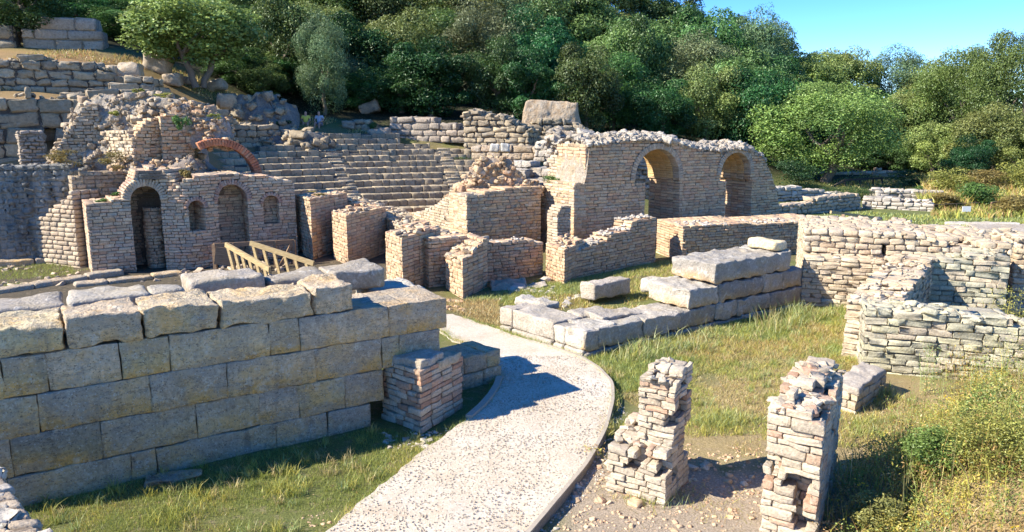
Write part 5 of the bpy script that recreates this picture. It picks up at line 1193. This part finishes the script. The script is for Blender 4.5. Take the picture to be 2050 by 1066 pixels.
# ------------------------------------------------------------------ grass and weeds
def inpoly(x, y, poly):
    r = np.zeros(len(x), bool); n = len(poly)
    for i in range(n):
        (x1, y1), (x2, y2) = poly[i], poly[(i + 1) % n]
        if y1 == y2: continue
        c_ = ((y1 > y) != (y2 > y)) & (x < (x2 - x1) * (y - y1) / (y2 - y1) + x1); r ^= c_
    return r
def inpath(X, Y):
    P_ = np.concatenate([el, er[::-1]]); return inpoly(X, Y, [tuple(a) for a in P_])
def scatter(poly, dens_, clump=0., cs=1.):
    c_ = np.array([G(*p_)[:2] for p_ in poly]); lo, hi = c_.min(0), c_.max(0); n = int(np.prod(hi - lo) * dens_)
    X = RG.uniform(lo[0], hi[0], n); Y = RG.uniform(lo[1], hi[1], n)
    m_ = inpoly(X, Y, [tuple(a) for a in c_]) & ~inpath(X, Y)
    if clump: m_ &= fbm(np.stack([X * cs, Y * cs, X * 0], -1), 77) > clump + RG.normal(size=n) * .04
    X, Y = X[m_], Y[m_]; return np.stack([X, Y, terrain(X, Y) - .005], -1)
def blades(mb, P, h, wd, cols, lean=.35, seg=False):
    n = len(P)
    if not n: return
    h = np.asarray(h) * np.ones(n); an = RG.uniform(0, 2 * pi, n); a = np.stack([np.cos(an), np.sin(an), an * 0], 1) * (np.asarray(wd) * np.ones(n))[:, None] / 2
    ln = RG.normal(size=(n, 2)) * lean; tip = P + np.stack([ln[:, 0] * h, ln[:, 1] * h, h], 1)
    cols = np.asarray(cols)
    if seg:
        mid = P + (tip - P) * np.array([.35, .35, .6]); V = np.stack([P - a, P + a, mid + a * .8, mid - a * .8, tip], 1).reshape(-1, 3); i = np.arange(n)[:, None] * 5
        q_ = np.concatenate([i + [0, 1, 2, 3], i + [3, 2, 4, 4]]); mb.add(V, q_, np.repeat(cols, 5, 0), False)
    else:
        V = np.stack([P - a, P + a, tip], 1).reshape(-1, 3); i = np.arange(n)[:, None] * 3; mb.add(V, i + [0, 1, 2, 2], np.repeat(cols, 3, 0), False)
def gfield(P, A_, B_, sc=.9, th=.5, s_=61):
    f = fbm(P * [sc, sc, 0], s_) + RG.normal(size=len(P)) * .035 > th
    return np.where(f[:, None], gcol(len(P), A_), gcol(len(P), B_))
def gcol(n, cs, P=None):
    c_ = np.array(cs)[RG.integers(0, len(cs), n)] * RG.uniform(.7, 1.3, (n, 1)); return c_
GREEN = [(.32, .35, .08), (.36, .38, .10), (.24, .29, .07)]; LUSH = [(.26, .34, .10), (.33, .40, .15), (.40, .45, .22), (.38, .37, .14)]; STRAW = [(.58, .46, .24), (.50, .40, .19), (.42, .38, .15)]; YEL = [(.46, .42, .09), (.54, .47, .12), (.38, .39, .10)]; ORG = [(.52, .33, .12), (.46, .27, .11), (.54, .40, .17)]
mb = MB()
poly = [(60, 1010), (740, 862), (775, 862), (850, 880), (930, 855), (1000, 780), (1003, 770), (960, 830), (905, 862), (745, 990), (640, 1080), (-60, 1090)]
P = scatter(poly, 5200, .36, 1.6); blades(mb, P, RG.uniform(.02, .055, len(P)), .006, gfield(P, YEL + STRAW[:1] + GREEN[:1], GREEN, 1.5, .6))
P = scatter(poly, 500, .52, 1.6); blades(mb, P, RG.uniform(.04, .10, len(P)), .006, gcol(len(P), YEL + LUSH))
tag(mb.build('grass', M_grass, None, False), kind='stuff')
mb = MB()
poly = [(1172, 716), (1290, 690), (1600, 618), (1730, 622), (1722, 745), (1600, 720), (1500, 715), (1390, 755), (1240, 790), (1200, 735)]
P = scatter(poly, 3000, .18, 1.0); blades(mb, P, RG.uniform(.03, .10, len(P)), .009, gfield(P, STRAW + ORG + YEL, GREEN + LUSH[:2] + YEL[:1], .8, .54), .5)
poly2 = [(1200, 715), (1290, 692), (1480, 650), (1610, 618), (1700, 622), (1620, 655), (1480, 690), (1330, 722), (1230, 735)]
P = scatter(poly2, 1300, .36, 1.3); hh_ = fbm(P * [1.7, 1.7, 0], 15); blades(mb, P, RG.uniform(.25, 1, len(P)) * np.clip(hh_ - .25, .05, .6) * .62, .009, gcol(len(P), LUSH + GREEN[:1] + STRAW[:1] + YEL[:1]), .45, True)
P = scatter(poly2, 60, .45, 1.2); blades(mb, P, RG.uniform(.2, .4, len(P)), .012, gcol(len(P), [(.5, .5, .28), (.42, .44, .2)]), .5, True)
poly3 = [(1235, 790), (1390, 745), (1500, 705), (1725, 735), (1790, 800), (1900, 820), (1880, 870), (1700, 900), (1540, 870), (1380, 880)]
P = scatter(poly3, 3600, .2, 1.2); blades(mb, P, RG.uniform(.02, .06, len(P)), .008, gfield(P, GREEN + YEL, STRAW + STRAW + ORG[:1] + YEL[:1], 1.1, .58), .7)
P = scatter([(1240, 880), (1380, 860), (1520, 880), (1560, 1090), (1070, 1090), (1180, 950)], 900, .5, 1.6); blades(mb, P, RG.uniform(.02, .07, len(P)), .007, gcol(len(P), STRAW + ORG + YEL), .9)
for (x, y) in [(1430, 835), (1455, 850), (1410, 850), (1480, 842), (1340, 800), (1560, 800), (1730, 870), (1745, 850), (1250, 860), (1310, 1000), (1900, 840)]:
    g = G(x, y); P = g + RG.normal(size=(330, 3)) * [.16, .13, 0]; P[:, 2] = terrain(P[:, 0], P[:, 1]); blades(mb, P, RG.uniform(.05, .15, 330), .009, gcol(330, LUSH + YEL), .5)
tag(mb.build('grass', M_grass, None, False), kind='stuff')
mb = MB()
poly = [(880, 600), (1000, 600), (1000, 655), (950, 640), (900, 625)]
P = scatter(poly, 2200, .2); blades(mb, P, RG.uniform(.03, .09, len(P)), .012, gcol(len(P), ORG + STRAW), .6)
for poly, cs_ in (([(985, 612), (1075, 560), (1140, 575), (1100, 620)], YEL + GREEN), ([(1180, 560), (1320, 525), (1400, 520), (1400, 565), (1300, 600), (1150, 640), (1150, 600)], YEL + GREEN + STRAW[:2] + ORG[:1]), ([(930, 640), (1010, 660), (1170, 716), (1150, 730), (1000, 690)], YEL + GREEN), ([(1050, 600), (1120, 590), (1330, 620), (1290, 640), (1180, 660)], ORG + STRAW + YEL), ([(930, 600), (1165, 558), (1310, 528), (1310, 540), (1150, 590), (940, 612)], LUSH + GREEN)):
    P = scatter(poly, 1300, .35, .8); blades(mb, P, RG.uniform(.03, .12, len(P)), .014, gcol(len(P), cs_), .5)
P = scatter([(-60, 600), (150, 545), (190, 540), (0, 570)], 700, .3); blades(mb, P, RG.uniform(.03, .1, len(P)), .014, gcol(len(P), GREEN), .5)
P = scatter([(-60, 575), (150, 552), (140, 520), (-60, 530)], 700, .3); blades(mb, P, RG.uniform(.03, .1, len(P)), .014, gcol(len(P), GREEN), .5)
tag(mb.build('grass', M_grass, None, False), kind='stuff')
# grass creeping over the path edges
mb = MB()
for ln_, sg in ((el, -1), (er, 1)):
    k = RG.integers(0, len(ln_) - 1, 5200); g_ = RG.random(5200)[:, None]; P2_ = ln_[k] * (1 - g_) + ln_[k + 1] * g_ + RG.normal(size=(5200, 2)) * .05; dd_ = fbm(np.column_stack([P2_ * 1.3, P2_[:, 0] * 0]), 19) + RG.normal(size=5200) * .05
    if sg > 0: P2_ = P2_[(dd_ > .48) & (P2_[:, 1] > 9.5)]
    else: P2_ = P2_[dd_ > .42]
    P = np.column_stack([P2_, np.full(len(P2_), .06)]); blades(mb, P, RG.uniform(.04, .10, len(P)), .007, gfield(P, YEL + STRAW[:1], GREEN + LUSH[:1], 1.5, .5), .6)
tag(mb.build('grass', M_grass, None, False), kind='stuff')
# meadow beyond the walls
mb = MB()
for poly, cs_, dn, hh in (([(1560, 470), (1640, 432), (1730, 425), (1870, 430), (2100, 425), (2150, 460), (1750, 462)], GREEN + LUSH + YEL[:1], 90, .16), ([(1860, 430), (1900, 380), (2250, 380), (2250, 430)], YEL + ORG + GREEN, 60, .35), ([(1600, 400), (1700, 365), (1900, 360), (2000, 380), (1900, 400)], GREEN + STRAW, 25, .2)):
    P = scatter(poly, dn, .3, .3); blades(mb, P, RG.uniform(hh * .4, hh, len(P)), .05, gcol(len(P), cs_), .5)
for (poly, Y0, Y1, cs_) in (([0], 33, 37, YEL + GREEN),):
    X = RG.uniform(-2.5, 4.5, 9000); Y = RG.uniform(34, 37.5, 9000); P = np.stack([X, Y, terrain(X, Y)], -1); blades(mb, P, RG.uniform(.05, .15, 9000), .04, gcol(9000, cs_), .5)
X = RG.uniform(-26, -6, 26000); Y = RG.uniform(33, 48, 26000); P = np.stack([X, Y, terrain(X, Y)], -1); P = P[(fbm(P * .35, 5) > .47) & ((X - CX) ** 2 + (Y - CY) ** 2 > 28.5 ** 2)]
blades(mb, P, RG.uniform(.08, .22, len(P)), .05, gcol(len(P), ORG + STRAW + GREEN[:1]), .5)
for (x0, x1, y0, y1, cs_, hh, nn) in ((16.5, 34, 38, 48, YEL + ORG + STRAW[:1], .9, 16000), (15.5, 30, 33, 40, YEL + GREEN + ORG, .45, 9000)):
    X = RG.uniform(x0, x1, nn); Y = RG.uniform(y0, y1, nn); m_ = (X / Y > (.545 if y0 > 35 else .57)) & (fbm(np.stack([X * .4, Y * .4, X * 0], -1), 4) > .4); P = np.stack([X, Y, terrain(X, Y)], -1)[m_]
    blades(mb, P, RG.uniform(.4, 1, len(P)) * hh, .06, gfield(P, cs_, YEL + GREEN, .5, .5), .35, True)
tag(mb.build('grass', M_grass, None, False), kind='stuff')

# undergrowth in the lower right corner
mb = MB()
VP = [(1640, 1500), (1640, 1090), (1672, 1000), (1720, 930), (1790, 880), (1870, 850), (1930, 800), (1985, 770), (2030, 720), (2120, 700), (2250, 760), (3000, 1000), (3000, 1500)]
P = scatter(VP, 1100, .22, 1.2); n = len(P)
hh = RG.uniform(.02, 1, n) ** 1.3 * (.16 + .30 * fbm(P * [1.1, 1.1, 0], 9)); P2 = P + np.stack([RG.normal(size=n) * .05, RG.normal(size=n) * .05, hh], 1)
hue = fbm(P * [1.6, 1.6, 0], 41)[:, None]
c1_ = np.where(hue > .52, np.array([.50, .41, .09]), np.array([.22, .29, .07])); c1_ = np.where(hue < .42, np.array([.42, .28, .12]), c1_) * RG.uniform(.6, 1.4, (n, 1))
leaves(mb, P2, unit(RG.normal(size=(n, 3)) * .6 + [0, -.2, 1]), RG.uniform(.02, .05, n), c1_, .5)
for rep in range(3):
    leaves(mb, P2 + RG.normal(size=(n, 3)) * [.06, .06, .03], unit(RG.normal(size=(n, 3)) * .7 + [0, -.1, 1]), RG.uniform(.015, .035, n), c1_ * RG.uniform(.7, 1.3, (n, 1)), .5)
P = scatter(VP, 170, .25, 1.4); blades(mb, P, RG.uniform(.12, .5, len(P)), .009, gcol(len(P), YEL + GREEN + ORG[:1] + STRAW[:1]), .4, True)
# leafy stalks
P = scatter([(1780, 900), (1850, 800), (1990, 730), (2100, 640), (2250, 640), (2250, 1090), (1760, 1090)], 15); P = P[:420]
for q_ in P:
    H_ = RG.uniform(.35, .85); ln = RG.normal(size=2) * .12; m_ = 34; t_ = RG.uniform(.15, 1, m_); pos = q_ + np.stack([ln[0] * t_, ln[1] * t_, t_ * H_], 1) + RG.normal(size=(m_, 3)) * .028
    cc_ = np.array(random.choice([(.22, .30, .08), (.46, .40, .10), (.34, .37, .10), (.48, .32, .12)])) * RG.uniform(.7, 1.3, (m_, 1)); leaves(mb, pos, unit(RG.normal(size=(m_, 3)) + [0, 0, .5]), RG.uniform(.02, .045, m_), cc_, .4)
    blades(mb, np.tile(q_, (2, 1)), H_, .008, [(.30, .27, .12)] * 2, .06, True)
P = scatter(VP, 11, .5, 1.2); n = len(P)
for q_ in P:
    m_ = 9; leaves(mb, q_ + [0, 0, RG.uniform(.15, .4)] + RG.normal(size=(m_, 3)) * [.04, .04, .02], unit(RG.normal(size=(m_, 3)) * .4 + [0, 0, 1]), .026, np.tile((.75, .52, .03), (m_, 1)), .9)
tag(mb.build('undergrowth', M_herb, None, False), kind='stuff')
for (px, py, w_, h_, ca, cb, lab) in [(1850, 985, 150, 110, (.12, .20, .04), (.36, .42, .12), 'leafy dark green shrub right of the largest foreground pier'), (1965, 1010, 190, 130, (.30, .28, .06), (.58, .50, .14), 'golden-green shrub in the lower right corner'), (2045, 900, 150, 190, (.16, .24, .05), (.50, .48, .14), 'tall green-gold shrub cut by the right edge'),
        ][:2] + [(2060, 880, 110, 150, (.16, .24, .05), (.50, .48, .14), 'tall green-gold shrub cut by the right edge'), (1760, 1050, 130, 80, (.28, .25, .07), (.52, .44, .16), 'low straw-green shrub at the bottom edge right of the largest pier'), (1975, 850, 130, 130, (.14, .22, .05), (.40, .42, .12), 'green shrub behind the golden weeds at the right'), (1900, 900, 90, 70, (.34, .20, .08), (.56, .36, .14), 'rust-coloured low shrub between the green shrubs at the right')]:
    g = G(px, py + h_ * .35); Y = g[1]; s_ = (Y * cp + 1.5) / F; Wd, H_ = w_ * s_, h_ * s_
    mb = crown(6500, 50, .035 / Wd, ca, tip=cb, tipamt=.7, zlo=-.1, seed=int(px), asp=.5, lr=(.07, .2), shade=.55); o = mb.build('shrub', M_herb, None, False)
    o.location = (g[0], Y, TZ(g[0], Y) - .02); o.scale = (Wd, Wd * .8, H_); tag(o, lab, 'shrub')
# dead leaves, tiny tufts and trampled bits in the lawns
mb = MB()
for poly_, n_ in (([(60, 1010), (740, 862), (850, 880), (745, 990), (640, 1080), (-60, 1090)], 90), ([(1180, 716), (1290, 690), (1700, 622), (1722, 745), (1900, 830), (1700, 900), (1400, 880), (1240, 790)], 260)):
    P = scatter(poly_, 40); P = P[RG.permutation(len(P))[:900]]
    leaves(mb, P + [0, 0, .02], unit(RG.normal(size=(len(P), 3)) * .35 + [0, 0, 1]), RG.uniform(.015, .04, len(P)), gcol(len(P), [(.34, .20, .10), (.45, .32, .16), (.22, .13, .07)]), .6)
    P = scatter(poly_, 30, .4, 1.2); P = P[RG.permutation(len(P))[:n_]]
    for q_ in P:
        m_ = 26; Q_ = q_ + RG.normal(size=(m_, 3)) * [.035, .035, 0]; blades(mb, Q_, RG.uniform(.06, .17, m_), .007, gcol(m_, random.choice([LUSH, YEL, STRAW, GREEN])), .5, True)
tag(mb.build('grass', M_grass, None, False), kind='stuff')
# long arching grasses in front of the big pier, tall weeds before the right wall
def tuft(name, px, py, n, h, spread, cs_, label, wd=.01, lean=.45, cat='plant', leaf=0):
    g = G(px, py); z_ = TZ(g[0], g[1]); P = np.array([g[0], g[1], z_]) + RG.normal(size=(n, 3)) * [spread, spread, 0]; mb = MB(); blades(mb, P, RG.uniform(.5, 1, n) * h, wd, gcol(n, cs_), lean, True)
    if leaf:
        m_ = leaf; t_ = RG.uniform(.1, 1, m_); pos = P[RG.integers(0, n, m_)] + np.stack([RG.normal(size=m_) * .05, RG.normal(size=m_) * .05, t_ * h], 1); leaves(mb, pos, unit(RG.normal(size=(m_, 3)) + [0, 0, .5]), RG.uniform(.02, .05, m_), gcol(m_, cs_), .35)
    return tag(mb.build(name, M_herb), label, cat)
tuft('grass_tuft', 1690, 985, 46, .62, .10, STRAW + YEL, 'long arching straw-coloured grass right beside the largest foreground pier', .009, .55)
tuft('grass_tuft', 1665, 1040, 40, .5, .12, STRAW + GREEN, 'second tuft of long grass nearest the foot of the largest foreground pier', .009, .5)
tuft('weed', 1860, 790, 26, .8, .12, LUSH, 'tall feathery green weed in front of the greenish-white wall', .007, .15, leaf=500)
tuft('weed', 1935, 770, 26, .65, .16, YEL + ORG, 'reddish-yellow weed right of the tall feathery green weed', .006, .2, leaf=420)
tuft('weed', 2020, 715, 110, 1.3, .22, YEL, 'tallest yellow weed at the right edge before the rubble wall', .008, .16, leaf=1500)
tuft('weed', 2075, 790, 90, 1.0, .3, YEL + LUSH, 'bushy yellow-green weed cut by the right edge', .008, .2, leaf=1300)
tuft('weed', 1990, 900, 90, .8, .22, YEL + ORG[:1], 'golden bushy weed half way up the right edge undergrowth', .007, .2, leaf=1100)
tuft('weed', 1900, 960, 80, .6, .22, YEL + GREEN, 'leafy yellow-green weed in the middle of the lower right undergrowth', .007, .25, leaf=1000)
tuft('weed', 2035, 1010, 90, .8, .25, ORG + YEL, 'rusty orange weed near the lower right corner', .007, .22, leaf=1100)
tuft('weed', 1800, 1010, 70, .45, .2, GREEN + YEL[:1], 'dark leafy weed right of the largest foreground pier', .008, .3, leaf=1100)
tuft('weed', 1960, 830, 60, .8, .16, GREEN + LUSH, 'green leafy weed below the tallest yellow weed', .007, .18, leaf=900)
for (px_, py_, h__, cs__, lab_) in [(1880, 880, .7, YEL + STRAW, 'wispy yellow weed left of the green shrub at the right'), (1930, 1040, .75, YEL + ORG[:1], 'wispy gold weed at the bottom edge near the lower right corner'), (2000, 960, .9, YEL + LUSH[:1], 'tall wispy yellow weed in front of the tall green-gold shrub'), (1840, 930, .5, STRAW + ORG, 'thin straw weed among the undergrowth right of the foreground piers'), (2045, 1060, .8, LUSH + YEL, 'slender green weed in the lower right corner'), (1970, 900, 1.0, YEL + STRAW, 'tallest straw-gold weed in the middle of the right undergrowth')]:
    tuft('weed', px_, py_, 60, h__, .17, cs__, lab_, .006, .22, leaf=500)
tuft('grass_tuft', 1760, 795, 150, .25, .14, LUSH, 'green grass clump beside the low flat-topped masonry block', .01, .4)
tuft('grass_tuft', 1590, 640, 90, .5, .14, LUSH, 'tall grass clump at the end of the three-tier ashlar wall', .012, .35)
tuft('grass_tuft', 1540, 655, 90, .5, .2, LUSH + STRAW, 'pale seeding grass left of the tall clump by the three-tier wall', .012, .35)
tuft('grass_tuft', 345, 1040, 240, .16, .13, YEL + GREEN, 'yellow-green grass tuft in the left lawn at the edge of the shadow', .007, .5)
tuft('grass_tuft', 565, 985, 220, .11, .10, YEL, 'bright yellow grass tuft in the middle of the left lawn', .007, .6)
tuft('weed', 1183, 915, 40, .12, .06, YEL + ORG, 'small yellow-flowered weed in the gap beside the path kerb', .007, .3, leaf=120)

# ------------------------------------------------------------------ loose stones and gravel
mb = MB()
def strew(poly, dn, size, pal, clump=0, cs=1.5, sink=.3, n=1):
    P = scatter(poly, dn, clump, cs)
    if len(P): sz = size * np.exp(RG.normal(size=len(P)) * .45); P[:, 2] += size * .1; rocks(mb, P, sz, pal, n=n, spread=.1, flat=.6)
strew([(1240, 880), (1330, 880), (1520, 900), (1650, 930), (1650, 1090), (1070, 1090), (1180, 950)], 170, .028, 'pink', .3)
strew([(1240, 880), (1330, 880), (1520, 900), (1650, 930), (1650, 1090), (1070, 1090), (1180, 950)], 12, .07, 'warm', .5, n=2)
strew([(1180, 930), (1235, 800), (1262, 830), (1235, 920), (1110, 1066), (1070, 1066)], 300, .022, 'pale')
strew([(750, 870), (930, 850), (1000, 780), (940, 850), (860, 905), (780, 900)], 160, .035, 'pale', .45)
strew([(600, 1040), (700, 980), (720, 1000), (640, 1066)], 260, .025, 'pink', .4)
strew([(980, 600), (1090, 560), (1130, 590), (1060, 610)], 40, .10, 'pale', .45)
strew([(850, 600), (930, 600), (930, 630), (880, 620)], 60, .08, 'pink', .4)
strew([(1050, 610), (1160, 590), (1180, 650), (1120, 640)], 30, .09, 'pale', .4)
strew([(1700, 800), (1900, 830), (1880, 900), (1700, 930)], 40, .03, 'warm', .5)
strew([(-60, 580), (560, 560), (600, 500), (300, 560), (0, 530)], 14, .10, 'grey', .5)
tag(mb.build('rubble', M_pebble, None, False), kind='stuff')
mb = MB(); k = RG.integers(2, len(el) - 30, 5200); f = RG.random(5200); jn = (RG.random(5200) ** .5)
g_ = RG.random(5200)[:, None]; Pp = (el[k] * (1 - g_) + el[k + 1] * g_) * (1 - f[:, None]) + (er[k] * (1 - g_) + er[k + 1] * g_) * f[:, None] + RG.normal(size=(5200, 2)) * .02; Pp = Pp[(Pp[:, 1] < 13) & inpath(Pp[:, 0], Pp[:, 1])]
rocks(mb, np.column_stack([Pp, np.full(len(Pp), .100)]), .010, 'path', rnd=.6, spread=.35)
tag(mb.build('gravel', M_pebble, None, False), kind='stuff')
